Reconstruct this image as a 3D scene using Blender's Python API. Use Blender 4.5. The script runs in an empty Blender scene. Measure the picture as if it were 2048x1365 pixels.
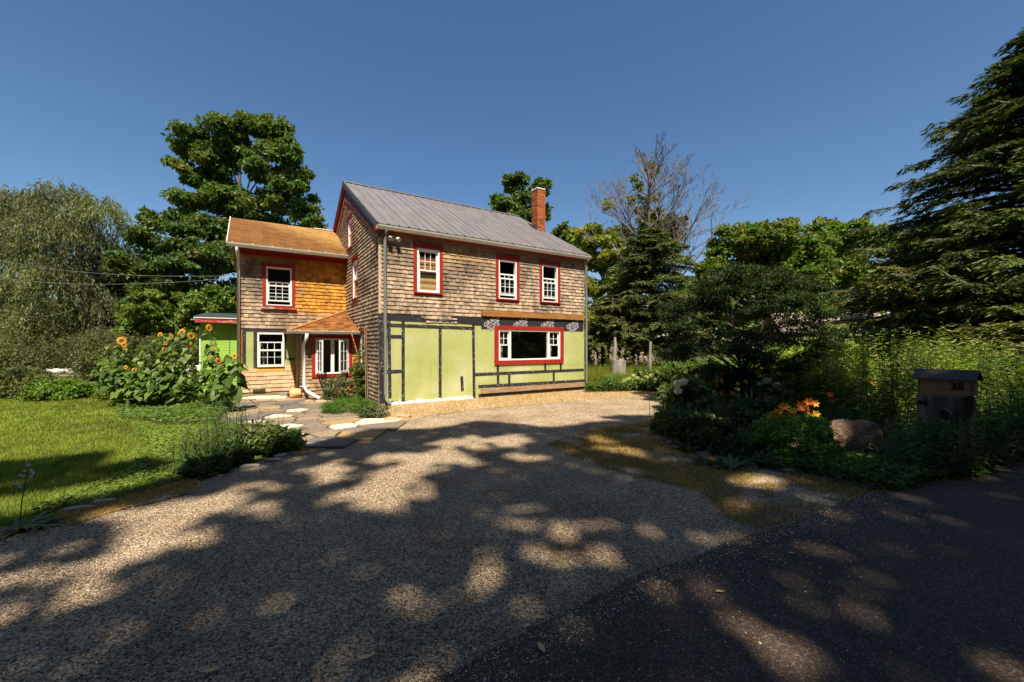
import bpy, bmesh, math
import numpy as np
from mathutils import Vector, Matrix
from mathutils import noise as mnoise
rng = np.random.default_rng(35)
PI = math.pi
scn = bpy.context.scene
C = scn.collection
# ------------------------------------------------------------------ camera, light, exposure
EYE = 1.7; FPX = 825.0; HZ = 690.0
cd = bpy.data.cameras.new('camera'); cam = bpy.data.objects.new('camera', cd); C.objects.link(cam)
cam.location = (0, 0, EYE); cam.rotation_euler = (PI/2, 0, 0)
cd.sensor_width = 36; cd.lens = FPX/2048*36; cd.shift_y = (HZ-682.5)/2048
cd.clip_start = .05; cd.clip_end = 2000
scn.camera = cam
UX = np.array([0.84544275, 0.53406606]); VX = np.array([-0.53406606, 0.84544275]); HC = np.array([-3.69262, 11.4959])
TH = math.atan2(UX[1], UX[0])
SU, SV = .20, .54                       # horizontal travel of the light per metre of fall, in the house's own axes
sd2 = SU*UX + SV*VX
LD = Vector((sd2[0], sd2[1], -1)).normalized()
sl = bpy.data.lights.new('sun', 'SUN'); sun = bpy.data.objects.new('sun', sl); C.objects.link(sun)
sl.energy = 5.0; sl.angle = math.radians(.7); sl.color = (1, .91, .76)
sun.rotation_euler = LD.to_track_quat('-Z', 'Y').to_euler(); sun.location = (0, -20, 40)
ELEV = math.asin(-LD.z); AZ = math.atan2(-LD.x, -LD.y)
w = bpy.data.worlds.new('World'); scn.world = w; w.use_nodes = True
nt = w.node_tree; bg = nt.nodes['Background']
sky = nt.nodes.new('ShaderNodeTexSky'); sky.sky_type = 'NISHITA'; sky.sun_disc = False
sky.sun_elevation = ELEV; sky.sun_rotation = AZ
sky.air_density = 1.0; sky.dust_density = .9; sky.ozone_density = 1.6; sky.altitude = 200
hsv = nt.nodes.new('ShaderNodeHueSaturation'); hsv.inputs['Saturation'].default_value = 1.2
nt.links.new(sky.outputs[0], hsv.inputs['Color']); nt.links.new(hsv.outputs[0], bg.inputs[0]); bg.inputs[1].default_value = .064
scn.view_settings.view_transform = 'Standard'; scn.view_settings.look = 'None'
scn.view_settings.exposure = 1.0; scn.view_settings.gamma = 1; scn.view_settings.use_curve_mapping = False
# ------------------------------------------------------------------ helpers
def wpt(px, py, Z):                       # a point at depth Z
    return np.array([(px-1024)/FPX*Z, Z, EYE+(HZ-py)/FPX*Z])
def gp(px, py, z=0.0):                    # a point on the ground
    Y = FPX*(EYE-z)/(py-HZ); return np.array([(px-1024)/FPX*Y, Y, z])
def onwall(px, py, v0=0.0):               # photo point -> (u, z) on a wall parallel to the front
    P = HC+v0*VX; r = (px-1024)/FPX; t = (r*P[1]-P[0])/(UX[0]-r*UX[1]); Q = P+t*UX
    return float(t), float(EYE+(HZ-py)/FPX*Q[1])
def h2w(u, v, z=0.0):
    q = HC+u*UX+v*VX; return np.array([q[0], q[1], z])
def nrm(a): return a/np.maximum(np.linalg.norm(a, axis=-1, keepdims=True), 1e-9)
def vn2(x, y, s, seed=0):                 # smooth value noise 0..1
    x = np.asarray(x, float)/s; y = np.asarray(y, float)/s
    xi = np.floor(x).astype(int); yi = np.floor(y).astype(int); fx = x-xi; fy = y-yi
    fx = fx*fx*(3-2*fx); fy = fy*fy*(3-2*fy)
    def h(a, b):
        n = (a*374761393+b*668265263+seed*1442695)&0x7fffffff; n = ((n^(n>>13))*1274126177)&0x7fffffff
        return ((n^(n>>16))&0xffff)/65535.
    return (h(xi, yi)*(1-fx)+h(xi+1, yi)*fx)*(1-fy)+(h(xi, yi+1)*(1-fx)+h(xi+1, yi+1)*fx)*fy
def inpoly(x, y, poly):
    ins = np.zeros(len(x), bool); n = len(poly)
    for i in range(n):
        x1, y1 = poly[i][:2]; x2, y2 = poly[(i+1) % n][:2]
        c = ((y1 > y) != (y2 > y)) & (x < (x2-x1)*(y-y1)/((y2-y1) or 1e-9)+x1)
        ins ^= c
    return ins
def link(o, parent=None):
    C.objects.link(o)
    if parent is not None: o.parent = parent
    return o
def thing(name, label, cat, loc=(0, 0, 0), rz=0, group=None):
    o = bpy.data.objects.new(name, None); o.empty_display_size = .2; C.objects.link(o)
    o.location = [float(c) for c in loc]; o.rotation_euler = (0, 0, rz); o['label'] = label; o['category'] = cat
    if group: o['group'] = group
    return o
def tag(o, label=None, cat=None, group=None, kind=None):
    if label: o['label'] = label
    if cat: o['category'] = cat
    if group: o['group'] = group
    if kind: o['kind'] = kind
    return o
def big(name, V, F, col=None, mat=None, parent=None, off=None, smooth=False):
    """V (n,3); F (m,3) or (m,4); col (n,3)"""
    V = np.asarray(V, np.float32)
    if off is not None: V = V-np.asarray(off, np.float32)
    F = np.asarray(F, np.int32); k = F.shape[1]
    me = bpy.data.meshes.new(name); me.vertices.add(len(V)); me.vertices.foreach_set('co', V.ravel())
    me.loops.add(F.size); me.loops.foreach_set('vertex_index', F.ravel())
    me.polygons.add(len(F)); me.polygons.foreach_set('loop_start', np.arange(0, F.size, k, dtype=np.int32))
    me.update(calc_edges=True)
    me.polygons.foreach_set('use_smooth', np.full(len(F), bool(smooth)))
    if col is not None:
        a = me.color_attributes.new('tint', 'FLOAT_COLOR', 'POINT')
        cc = np.ones((len(V), 4), np.float32); cc[:, :3] = np.clip(col, 0, 1); a.data.foreach_set('color', cc.ravel())
    if mat: me.materials.append(mat)
    return link(bpy.data.objects.new(name, me), parent)
class MB:                                 # small mesh builder
    def __init__(s): s.v = []; s.f = []; s.c = []
    def add(s, vs, fs, col=None):
        n = len(s.v); s.v += [tuple(float(c) for c in p) for p in vs]; s.f += [tuple(i+n for i in f) for f in fs]
        s.c += [tuple(col) if col is not None else (1, 1, 1)]*len(vs); return s
    def box(s, lo, hi, col=None):
        x0, y0, z0 = lo; x1, y1, z1 = hi
        return s.add([(x0,y0,z0),(x1,y0,z0),(x1,y1,z0),(x0,y1,z0),(x0,y0,z1),(x1,y0,z1),(x1,y1,z1),(x0,y1,z1)],
                     [(0,3,2,1),(4,5,6,7),(0,1,5,4),(1,2,6,5),(2,3,7,6),(3,0,4,7)], col)
    def hexa(s, p, col=None):
        return s.add(p, [(0,3,2,1),(4,5,6,7),(0,1,5,4),(1,2,6,5),(2,3,7,6),(3,0,4,7)], col)
    def tube(s, pts, rad, n=6, col=None, cap=True):
        pts = [Vector([float(c) for c in p]) for p in pts]
        if not hasattr(rad, '__len__'): rad = [rad]*len(pts)
        vs = []; fs = []
        for i, p in enumerate(pts):
            d = (pts[min(i+1, len(pts)-1)]-pts[max(i-1, 0)])
            d = d.normalized() if d.length > 1e-9 else Vector((0, 0, 1))
            a = d.cross(Vector((0, 0, 1))) if abs(d.z) < .95 else d.cross(Vector((1, 0, 0)))
            a.normalize(); b = d.cross(a)
            for k in range(n):
                t = 2*PI*k/n; vs.append(p+(a*math.cos(t)+b*math.sin(t))*rad[i])
        for i in range(len(pts)-1):
            for k in range(n):
                fs.append((i*n+k, i*n+(k+1) % n, (i+1)*n+(k+1) % n, (i+1)*n+k))
        if cap: fs.append(tuple(range(n))[::-1]); fs.append(tuple((len(pts)-1)*n+k for k in range(n)))
        return s.add(vs, fs, col)
    def prism(s, poly, z0, z1, col=None):
        n = len(poly); vs = [(p[0], p[1], z0) for p in poly]+[(p[0], p[1], z1) for p in poly]
        return s.add(vs, [tuple(range(n))[::-1], tuple(range(n, 2*n))]+[(i, (i+1) % n, n+(i+1) % n, n+i) for i in range(n)], col)
    def build(s, name, mat=None, parent=None, off=None, smooth=False, bevel=0, tint=False):
        me = bpy.data.meshes.new(name)
        vs = s.v if off is None else [(a-off[0], b-off[1], c-off[2]) for a, b, c in s.v]
        me.from_pydata(vs, [], s.f); me.update()
        if tint:
            a = me.color_attributes.new('tint', 'FLOAT_COLOR', 'POINT')
            a.data.foreach_set('color', np.array([(r, g, b, 1) for r, g, b in s.c], np.float32).ravel())
        if mat: me.materials.append(mat)
        if smooth:
            for p in me.polygons: p.use_smooth = True
        o = link(bpy.data.objects.new(name, me), parent)
        if bevel:
            m = o.modifiers.new('bevel', 'BEVEL'); m.width = bevel; m.segments = 2; m.limit_method = 'ANGLE'
        return o
# ------------------------------------------------------------------ materials
def nodes(name):
    m = bpy.data.materials.new(name); m.use_nodes = True; t = m.node_tree
    return m, t, t.nodes, t.links, t.nodes['Principled BSDF']
def ramp(N, stops):
    r = N.new('ShaderNodeValToRGB'); e = r.color_ramp.elements
    while len(e) < len(stops): e.new(.5)
    for i, (p, c) in enumerate(stops): e[i].position = p; e[i].color = (*c, 1)
    return r
def texco(N, L, scale=(1, 1, 1), kind='Object'):
    tc = N.new('ShaderNodeTexCoord'); mp = N.new('ShaderNodeMapping'); mp.inputs['Scale'].default_value = scale
    L.new(tc.outputs[kind], mp.inputs[0]); return mp.outputs[0]
def noi(N, L, co, sc, det=4, rough=.55):
    n = N.new('ShaderNodeTexNoise'); n.inputs['Scale'].default_value = sc; n.inputs['Detail'].default_value = det
    n.inputs['Roughness'].default_value = rough; L.new(co, n.inputs['Vector']); return n.outputs['Fac']
def bump(N, L, h, b, st=.4, dist=.01):
    n = N.new('ShaderNodeBump'); n.inputs['Strength'].default_value = st; n.inputs['Distance'].default_value = dist
    L.new(h, n.inputs['Height']); L.new(n.outputs[0], b.inputs['Normal']); return n
def mixc(N, L, f, a, b, mode='MIX'):
    m = N.new('ShaderNodeMix'); m.data_type = 'RGBA'; m.blend_type = mode
    for s_, v_ in ((m.inputs['Factor'], f), (m.inputs[6], a), (m.inputs[7], b)):
        if hasattr(v_, 'is_output') or isinstance(v_, bpy.types.NodeSocket): L.new(v_, s_)
        elif isinstance(v_, (int, float)): s_.default_value = v_
        else: s_.default_value = (*v_, 1)
    return m.outputs[2]
def mat_noise(name, c1, c2, sc=5, rough=.8, stretch=(1, 1, 1), bst=.3, metal=0, det=5, fine=60, spec=.3, lo=.3, hi=.7):
    m, t, N, L, b = nodes(name); co = texco(N, L, stretch); f = noi(N, L, co, sc, det)
    r = ramp(N, [(lo, c1), (hi, c2)]); L.new(f, r.inputs[0]); L.new(r.outputs[0], b.inputs['Base Color'])
    b.inputs['Roughness'].default_value = rough; b.inputs['Metallic'].default_value = metal
    b.inputs['Specular IOR Level'].default_value = spec
    if bst: bump(N, L, noi(N, L, co, fine, 3), b, bst, .004)
    return m
def mat_tint(name, rough=.8, stretch=(1, 1, 1), sc=40, amt=.35, bst=.3, spec=.25):
    m, t, N, L, b = nodes(name); at = N.new('ShaderNodeAttribute'); at.attribute_name = 'tint'
    co = texco(N, L, stretch); f = noi(N, L, co, sc, 5, .65)
    r = ramp(N, [(.3, (1-amt,)*3), (.7, (1+amt*.5,)*3)]); L.new(f, r.inputs[0])
    L.new(mixc(N, L, 1.0, at.outputs['Color'], r.outputs[0], 'MULTIPLY'), b.inputs['Base Color'])
    b.inputs['Roughness'].default_value = rough; b.inputs['Specular IOR Level'].default_value = spec
    if bst: bump(N, L, f, b, bst, .004)
    return m
def mat_leaf(name, trans=.35, rough=.5, spec=.3):
    m, t, N, L, b = nodes(name); at = N.new('ShaderNodeAttribute'); at.attribute_name = 'tint'
    L.new(at.outputs['Color'], b.inputs['Base Color']); b.inputs['Roughness'].default_value = rough
    b.inputs['Specular IOR Level'].default_value = spec
    tr = N.new('ShaderNodeBsdfTranslucent'); hs = mixc(N, L, 1.0, at.outputs['Color'], (1.5, 1.6, .5), 'MULTIPLY')
    L.new(hs, tr.inputs['Color'])
    mx = N.new('ShaderNodeMixShader'); mx.inputs[0].default_value = trans
    L.new(b.outputs[0], mx.inputs[1]); L.new(tr.outputs[0], mx.inputs[2])
    L.new(mx.outputs[0], N['Material Output'].inputs['Surface']); return m
def mat_glass():
    m, t, N, L, b = nodes('window_glass'); N.remove(b)
    tr = N.new('ShaderNodeBsdfTransparent'); tr.inputs[0].default_value = (.8, .84, .82, 1)
    gl = N.new('ShaderNodeBsdfGlossy'); gl.inputs['Roughness'].default_value = .01
    lw = N.new('ShaderNodeLayerWeight'); lw.inputs[0].default_value = .5; pw = N.new('ShaderNodeMath'); pw.operation = 'POWER'; L.new(lw.outputs['Facing'], pw.inputs[0]); pw.inputs[1].default_value = 4
    fr = N.new('ShaderNodeMath'); fr.operation = 'MULTIPLY_ADD'; L.new(pw.outputs[0], fr.inputs[0]); fr.inputs[1].default_value = .8; fr.inputs[2].default_value = .055
    mx = N.new('ShaderNodeMixShader'); L.new(fr.outputs[0], mx.inputs[0]); L.new(tr.outputs[0], mx.inputs[1]); L.new(gl.outputs[0], mx.inputs[2])
    L.new(mx.outputs[0], N['Material Output'].inputs['Surface']); return m
M = {}
M['leaf'] = mat_leaf('leaf_foliage'); M['needle'] = mat_leaf('needle_foliage', .15, .6, .2)
M['petal'] = mat_leaf('petal', .3, .5); M['grass'] = mat_leaf('grass_blade', .35, .5, .25)
M['bark'] = mat_noise('bark', (.05, .04, .03), (.16, .13, .10), 6, .95, (1, 1, .25), .8, fine=30)
M['palebark'] = mat_noise('pale_bark', (.16, .13, .11), (.36, .31, .27), 6, .95, (1, 1, .3), .6, fine=30)
M['shingle'] = mat_tint('wood_shingle', .9, (1, 1, .10), 70, .22, .12)
M['asphalt_sh'] = mat_tint('asphalt_shingle', .95, (1, 1, 1), 120, .35, .5, .1)
M['tint'] = mat_tint('tinted_matte', .85, (1, 1, 1), 30, .2, .2)
M['stone'] = mat_tint('flag_stone', .85, (1, 1, 1), 14, .3, .7)
M['pebble'] = mat_tint('pebble', .8, (1, 1, 1), 40, .15, 0)
M['red'] = mat_noise('red_paint', (.26, .016, .008), (.33, .024, .012), 8, .5, bst=.12, spec=.4)
M['oldred'] = mat_noise('peeling_red_paint', (.34, .035, .022), (.42, .33, .27), 7, .75, (1, 1, 3), .5, lo=.5, hi=.62)
M['white'] = mat_noise('white_paint', (.72, .70, .66), (.82, .81, .78), 5, .45, bst=.05, spec=.4)
M['cream'] = mat_noise('cream_gutter', (.50, .46, .38), (.62, .58, .50), 3, .5, bst=.05)
M['greypipe'] = mat_noise('grey_downspout', (.14, .15, .14), (.22, .22, .20), 4, .5, (1, 1, .2), .1)
def mat_sheath(name, c1, c2):
    m, t, N, L, b = nodes(name); co = texco(N, L); f = noi(N, L, co, 1.3, 8, .6); r = ramp(N, [(.3, c1), (.7, c2)]); L.new(f, r.inputs[0])
    v = N.new('ShaderNodeTexVoronoi'); v.inputs['Scale'].default_value = 4.5; L.new(co, v.inputs['Vector']); d = ramp(N, [(.045, (.55, .55, .5)), (.075, (1, 1, 1))]); L.new(v.outputs['Distance'], d.inputs[0])
    c = mixc(N, L, 1.0, r.outputs[0], d.outputs[0], 'MULTIPLY'); f2 = noi(N, L, texco(N, L, (60, 1, .6)), 1.0, 3); g_ = ramp(N, [(.35, (.90, .90, .88)), (.65, (1.05, 1.05, 1.05))]); L.new(f2, g_.inputs[0]); c = mixc(N, L, 1.0, c, g_.outputs[0], 'MULTIPLY')
    f3 = noi(N, L, co, .7, 6); k_ = ramp(N, [(.50, (0, 0, 0)), (.72, (.55, .55, .55))]); L.new(f3, k_.inputs[0]); c = mixc(N, L, k_.outputs[0], c, (.55, .53, .36))
    L.new(c, b.inputs['Base Color']); b.inputs['Roughness'].default_value = .7; b.inputs['Specular IOR Level'].default_value = .2; bump(N, L, noi(N, L, co, 2.2, 5), b, .35, .03); return m
M['green'] = mat_sheath('green_sheathing', (.33, .365, .115), (.42, .44, .18))
M['green2'] = mat_noise('green_sheathing_annex', (.24, .42, .05), (.30, .48, .08), 1.6, .75, bst=.2, fine=140)
M['black'] = mat_noise('dark_void', (.006, .006, .007), (.012, .011, .011), 4, .9, bst=0)
M['room'] = mat_noise('room_wall', (.28, .25, .22), (.38, .34, .30), 2, .9, bst=0)
M['darkmetal'] = mat_noise('dark_trim_metal', (.035, .045, .048), (.055, .065, .07), 3, .4, bst=.03, spec=.5)
M['roofmetal'] = mat_noise('grey_metal_roof', (.135, .122, .118), (.180, .162, .155), 1.2, .42, (3, 1, 1), .04, metal=.0, spec=.5, lo=.35, hi=.7)
M['soil'] = mat_noise('soil', (.05, .032, .018), (.13, .085, .05), 8, .95, bst=.8)
M['conc'] = mat_noise('pale_concrete', (.52, .49, .44), (.75, .73, .69), 3, .9, bst=.6, fine=30)
M['brownboard'] = mat_noise('weathered_board', (.20, .11, .06), (.40, .27, .17), 3, .85, (1, 1, 9), .4, fine=40)
M['orangeboard'] = mat_noise('orange_board', (.20, .07, .014), (.38, .19, .055), 4, .8, (.6, 1, 6), .4, fine=40)
M['glass'] = mat_glass(); M['glass2'] = mat_glass(); [setattr(n_.inputs[2], 'default_value', .15) for n_ in M['glass2'].node_tree.nodes if n_.type == 'MATH' and n_.operation == 'MULTIPLY_ADD']
def tape_mat(name, vertical, sc=34, th=.635, base=(.018, .016, .018), ink=(.34, .33, .35)):
    m, t, N, L, b = nodes(name)
    co = texco(N, L, (1, 1, .45) if vertical else (.45, 1, 1)); f = noi(N, L, co, sc, 3, .6)
    r = ramp(N, [(th-.012, base), (th+.012, ink)]); L.new(f, r.inputs[0]); L.new(r.outputs[0], b.inputs['Base Color'])
    b.inputs['Roughness'].default_value = .6; bump(N, L, noi(N, L, co, 9, 3), b, .3, .01); return m
M['tape_v'] = tape_mat('seam_tape_vertical', True); M['tape_h'] = tape_mat('seam_tape_horizontal', False)
M['paper'] = tape_mat('black_roofing_paper', False, 12, .66, (.016, .014, .016), (.12, .11, .12))
M['wrap'] = tape_mat('dark_printed_wrap', False, 26, .68, (.020, .018, .022), (.10, .10, .11))
# brick
def brick_col(n): 
    b = np.array([.36, .105, .035]); return b*(.55+.75*rng.random((n, 1)))*(1+rng.normal(0, .05, (n, 3)))
# gravel, asphalt, lawn ground
def mat_gravel():
    m, t, N, L, b = nodes('gravel'); co = texco(N, L)
    v = N.new('ShaderNodeTexVoronoi'); v.inputs['Scale'].default_value = 85; L.new(co, v.inputs['Vector'])
    r = ramp(N, [(0, (.09, .062, .038)), (.35, (.30, .223, .142)), (.62, (.48, .37, .25)), (.9, (.70, .58, .42))])
    sp = N.new('ShaderNodeSeparateColor'); L.new(v.outputs['Color'], sp.inputs[0]); L.new(sp.outputs[0], r.inputs[0])
    big_ = ramp(N, [(.3, (.62, .54, .46)), (.52, (.95, .9, .85)), (.7, (1.12, 1.08, 1.02))]); L.new(noi(N, L, co, .9, 6), big_.inputs[0])
    c = mixc(N, L, 1.0, r.outputs[0], big_.outputs[0], 'MULTIPLY')
    L.new(c, b.inputs['Base Color']); b.inputs['Roughness'].default_value = .9; b.inputs['Specular IOR Level'].default_value = .15
    d = N.new('ShaderNodeMath'); d.operation = 'MULTIPLY'; L.new(v.outputs['Distance'], d.inputs[0]); d.inputs[1].default_value = -1
    bump(N, L, d.outputs[0], b, 1.0, .02); return m
M['gravel'] = mat_gravel()
def mat_asphalt():
    m, t, N, L, b = nodes('asphalt'); co = texco(N, L)
    v = N.new('ShaderNodeTexVoronoi'); v.inputs['Scale'].default_value = 110; L.new(co, v.inputs['Vector'])
    sp = N.new('ShaderNodeSeparateColor'); L.new(v.outputs['Color'], sp.inputs[0])
    r = ramp(N, [(0, (.034, .024, .017)), (.6, (.074, .053, .037)), (.90, (.11, .082, .06)), (.98, (.20, .155, .11))]); L.new(sp.outputs[0], r.inputs[0])
    g = ramp(N, [(.35, (.8, .78, .76)), (.7, (1.15, 1.1, 1.05))]); L.new(noi(N, L, co, 1.1, 6), g.inputs[0])
    L.new(mixc(N, L, 1.0, r.outputs[0], g.outputs[0], 'MULTIPLY'), b.inputs['Base Color']); b.inputs['Roughness'].default_value = .8
    b.inputs['Specular IOR Level'].default_value = .25
    bump(N, L, sp.outputs[1], b, .8, .006); return m
M['asphalt'] = mat_asphalt()
M['lawnsoil'] = mat_noise('lawn_ground', (.055, .072, .013), (.105, .13, .022), 3, .95, bst=.8, det=8, fine=50)
M['straw'] = mat_noise('dry_thatch', (.22, .13, .055), (.44, .33, .19), 9, .95, bst=.9, det=8, fine=70)
# ------------------------------------------------------------------ ground, drive, road
def ragged(poly, step=.25, amp=.07, seed=0):
    out = []; n = len(poly)
    for i in range(n):
        a = np.array(poly[i][:2]); b = np.array(poly[(i+1) % n][:2]); L_ = np.linalg.norm(b-a); k = max(1, min(int(L_/step), 200)); k = k if L_ < 60 else 1
        for j in range(k):
            p = a+(b-a)*j/k; q = mnoise.noise_vector(Vector((p[0]*1.7, p[1]*1.7, seed*7.3)))
            q2 = mnoise.noise_vector(Vector((p[0]*6, p[1]*6, seed*3.1)))
            out.append((p[0]+q.x*amp+q2.x*amp*.5, p[1]+q.y*amp+q2.y*amp*.5))
    return out
def sheet(name, poly, z, mat, kind='structure'):
    me = bpy.data.meshes.new(name); me.from_pydata([(p[0], p[1], z) for p in poly], [], [tuple(range(len(poly)))]); me.update()
    me.materials.append(mat); o = link(bpy.data.objects.new(name, me)); o['kind'] = kind
    if me.polygons[0].normal.z < 0: me.flip_normals()
    return o
sheet('ground', [(-400, -300), (400, -300), (400, 500), (-400, 500)], 0, M['lawnsoil'])
DRIVE = [gp(x, y)[:2] for x, y in [(-900, 1500), (-500, 1180), (0, 1062), (150, 1020), (330, 978), (450, 942), (560, 915), (600, 896), (660, 878), (735, 868), (775, 850), (760, 835), (770, 816), (950, 808), (1170, 790), (1330, 784), (1420, 781), (1440, 795), (1330, 812), (1305, 850), (1330, 885), (1420, 915), (1560, 945), (1700, 985), (1650, 1050), (1530, 1090), (1360, 1160), (1180, 1260), (980, 1400)]]+[(-1.2, 1.2), (-4, -.5), (-8, -1)]
ROAD = [gp(x, y)[:2] for x, y in [(850, 1370), (1100, 1237), (1300, 1142), (1480, 1077), (1600, 1041), (1745, 988), (1900, 960), (2048, 925), (2300, 880)]]+[(30, 14), (60, 22), (60, 12), (20, 0), (6, -4), (-10, -9), (-60, -22), (-60, -14), (-12, -3.2), (-3, .2)]
drive = sheet('gravel_driveway', ragged(DRIVE, .2, .09, 1), .004, M['gravel'])
road = sheet('road', ragged(ROAD, .2, .06, 2), .008, M['asphalt'])
def pts_in(poly, n, near=5.0, pw=1.2, r=rng):
    """random points in a ground polygon, thinner with distance"""
    P = np.array([p[:2] for p in poly]); lo = P.min(0); hi = P.max(0); out = np.zeros((0, 2)); tries = 0
    while len(out) < n and tries < 60:
        q = lo+(hi-lo)*r.random((n*3, 2)); q = q[inpoly(q[:, 0], q[:, 1], P)]
        d = np.hypot(q[:, 0], q[:, 1]); q = q[r.random(len(q)) < np.minimum(1, (near/np.maximum(d, .1))**pw)]
        out = np.vstack([out, q]); tries += 1
    return out[:n]
STRAW = [[(775, 815), (800, 806), (950, 797), (1170, 778), (1330, 774), (1330, 789), (1180, 800), (1000, 815), (860, 832), (800, 846), (760, 848)],
         [(1090, 892), (1180, 862), (1300, 845), (1320, 870), (1420, 905), (1560, 942), (1740, 985), (1620, 1035), (1520, 1062), (1450, 1040), (1400, 985), (1290, 960), (1180, 930)],
         [(100, 1035), (240, 990), (340, 968), (400, 955), (390, 985), (250, 1020), (140, 1055)],
         [(590, 905), (620, 885), (740, 866), (740, 876), (680, 892), (600, 912)],
         [(1060, 1090), (1150, 1085), (1180, 1110), (1120, 1130)]]
STRAWG = [[gp(x, y)[:2] for x, y in P] for P in STRAW]
for i, P in enumerate(STRAWG[:4]):
    if i == 1: continue
    sheet('dry_thatch_patch', ragged(P, .12, .16 if i == 1 else .08, 5+i), .012+.001*i, M['straw'])
def stones(name, Q, size, colf, label, cat, z=.008):
    n = len(Q); s = size*(.4+1.0*rng.random(n)**1.8)
    a = rng.random(n)*2*PI; base = np.array([[1,0,-.3],[.2,1,-.3],[-1,.1,-.3],[-.1,-.9,-.3],[.1,.1,1]], float)
    V = np.repeat(base[None], n, 0)*(.75+.5*rng.random((n, 5, 3))); V[:, :, 2] *= .55; V[:, :, 1] *= .75
    ca, sa = np.cos(a)[:, None], np.sin(a)[:, None]; x = V[:, :, 0]*ca-V[:, :, 1]*sa; y = V[:, :, 0]*sa+V[:, :, 1]*ca
    V = np.stack([x, y, V[:, :, 2]], 2)*s[:, None, None]*.5
    V[:, :, 0] += Q[:, 0, None]; V[:, :, 1] += Q[:, 1, None]; V[:, :, 2] += z+s[:, None]*.12
    f = np.array([[0,1,4],[1,2,4],[2,3,4],[3,0,4]])
    F = (f[None]+np.arange(n)[:, None, None]*5).reshape(-1, 3)
    o = big(name, V.reshape(-1, 3), F, np.repeat(colf(n), 5, 0), M['pebble']); return tag(o, label, cat, kind='stuff')
def gravcol(n):
    pal = np.array([(.54,.42,.28),(.34,.255,.165),(.68,.57,.42),(.17,.125,.08),(.40,.285,.16),(.86,.79,.66),(.28,.215,.15)])
    return pal[rng.choice(7, n, p=[.24,.2,.15,.13,.14,.06,.08])]*(.75+.4*rng.random((n, 1)))
nearpoly = [p for p in DRIVE]
q = pts_in(nearpoly, 90000, 2.4, 1.85); d = np.hypot(q[:, 0], q[:, 1])
q = q[vn2(q[:, 0], q[:, 1], .5, 3)+.35*rng.random(len(q)) > .28]; d = np.hypot(q[:, 0], q[:, 1])
stones('loose_gravel', q, np.clip(.008+.0012*d, .0095, .026), gravcol, 'loose grey and tan gravel stones covering the driveway', 'gravel')
# gravel spilled on the road edge
e = []
RE = [gp(x, y)[:2] for x, y in [(850, 1370), (1100, 1237), (1300, 1142), (1480, 1077), (1600, 1041), (1745, 988)]]
for a, b in zip(RE[:-1], RE[1:]):
    n = int(np.linalg.norm(np.array(b)-a)*1500); t = rng.random(n)[:, None]; nn = np.array([(b-a)[1], -(b-a)[0]]); nn = nn/np.linalg.norm(nn)
    e.append(a+(b-a)*t+nn*(rng.exponential(.26, n)-.16)[:, None])
stones('spilled_gravel', np.vstack(e), .012, gravcol, 'scattered gravel spilling over the edge of the asphalt road', 'gravel', z=.012)
q = pts_in(ROAD[:9]+[(8, 2), (1, .5)], 700, 3, 1)
stones('road_grit', q, .006, gravcol, 'fine pale grit lying on the dark asphalt', 'grit', z=.010)
# ------------------------------------------------------------------ blades and leaves
def blades(name, Q, h, wd, col, lean=.5, z0=0., mat=None, bend=True):
    n = len(Q); a = rng.random(n)*2*PI; h = h*(.55+.8*rng.random(n)); wv = np.stack([np.cos(a), np.sin(a), 0*a], 1)*wd[:, None] if hasattr(wd, '__len__') else np.stack([np.cos(a), np.sin(a), 0*a], 1)*wd
    b = rng.random(n)*2*PI; ln = np.stack([np.cos(b), np.sin(b)], 1)*(lean*h*rng.random(n))[:, None]
    P0 = np.column_stack([Q, np.full(n, z0)]); mid = P0+np.column_stack([ln*.35, h*.6]); tip = P0+np.column_stack([ln, h])
    V = np.stack([P0-wv*.5, P0+wv*.5, mid+wv*.35, tip, mid-wv*.35], 1).reshape(-1, 3)
    o5 = (np.arange(n)*5)[:, None]; F = np.concatenate([o5+np.array([0, 1, 2]), o5+np.array([0, 2, 4]), o5+np.array([4, 2, 3])])
    if not bend:
        V = np.stack([P0-wv*.5, P0+wv*.5, tip], 1).reshape(-1, 3); F = (np.arange(n)*3)[:, None]+np.array([0, 1, 2])
    k = 5 if bend else 3
    return big(name, V, F, np.repeat(col, k, 0), mat or M['grass'])
def gcol(n, base, var=.25, yel=.15):
    c = np.array(base)*(1-var+2*var*rng.random((n, 1))); y = rng.random(n)*yel
    c[:, 0] *= 1+y*2; c[:, 1] *= 1+y*.5; return c
LAWN = [gp(x, y)[:2] for x, y in [(-500, 1150), (0, 1058), (150, 1014), (330, 972), (400, 950), (480, 905), (430, 850), (330, 850), (250, 835), (240, 800), (230, 780), (0, 785), (-500, 785)]]
q = pts_in(LAWN, 140000, 4.5, 1.2); d = np.hypot(q[:, 0], q[:, 1])
cc = gcol(len(q), (.135, .21, .028), .35, .4)*(.65+.6*vn2(q[:, 0], q[:, 1], 1.1, 9))[:, None]*(.7+.55*vn2(q[:, 0], q[:, 1], .28, 19))[:, None]
g = blades('lawn_grass', q, .055, np.clip(.0012*d, .005, .018), cc, 1.1, mat=M['grass'], bend=False); tag(g, 'short green lawn grass left of the driveway', 'grass', kind='stuff')
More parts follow.
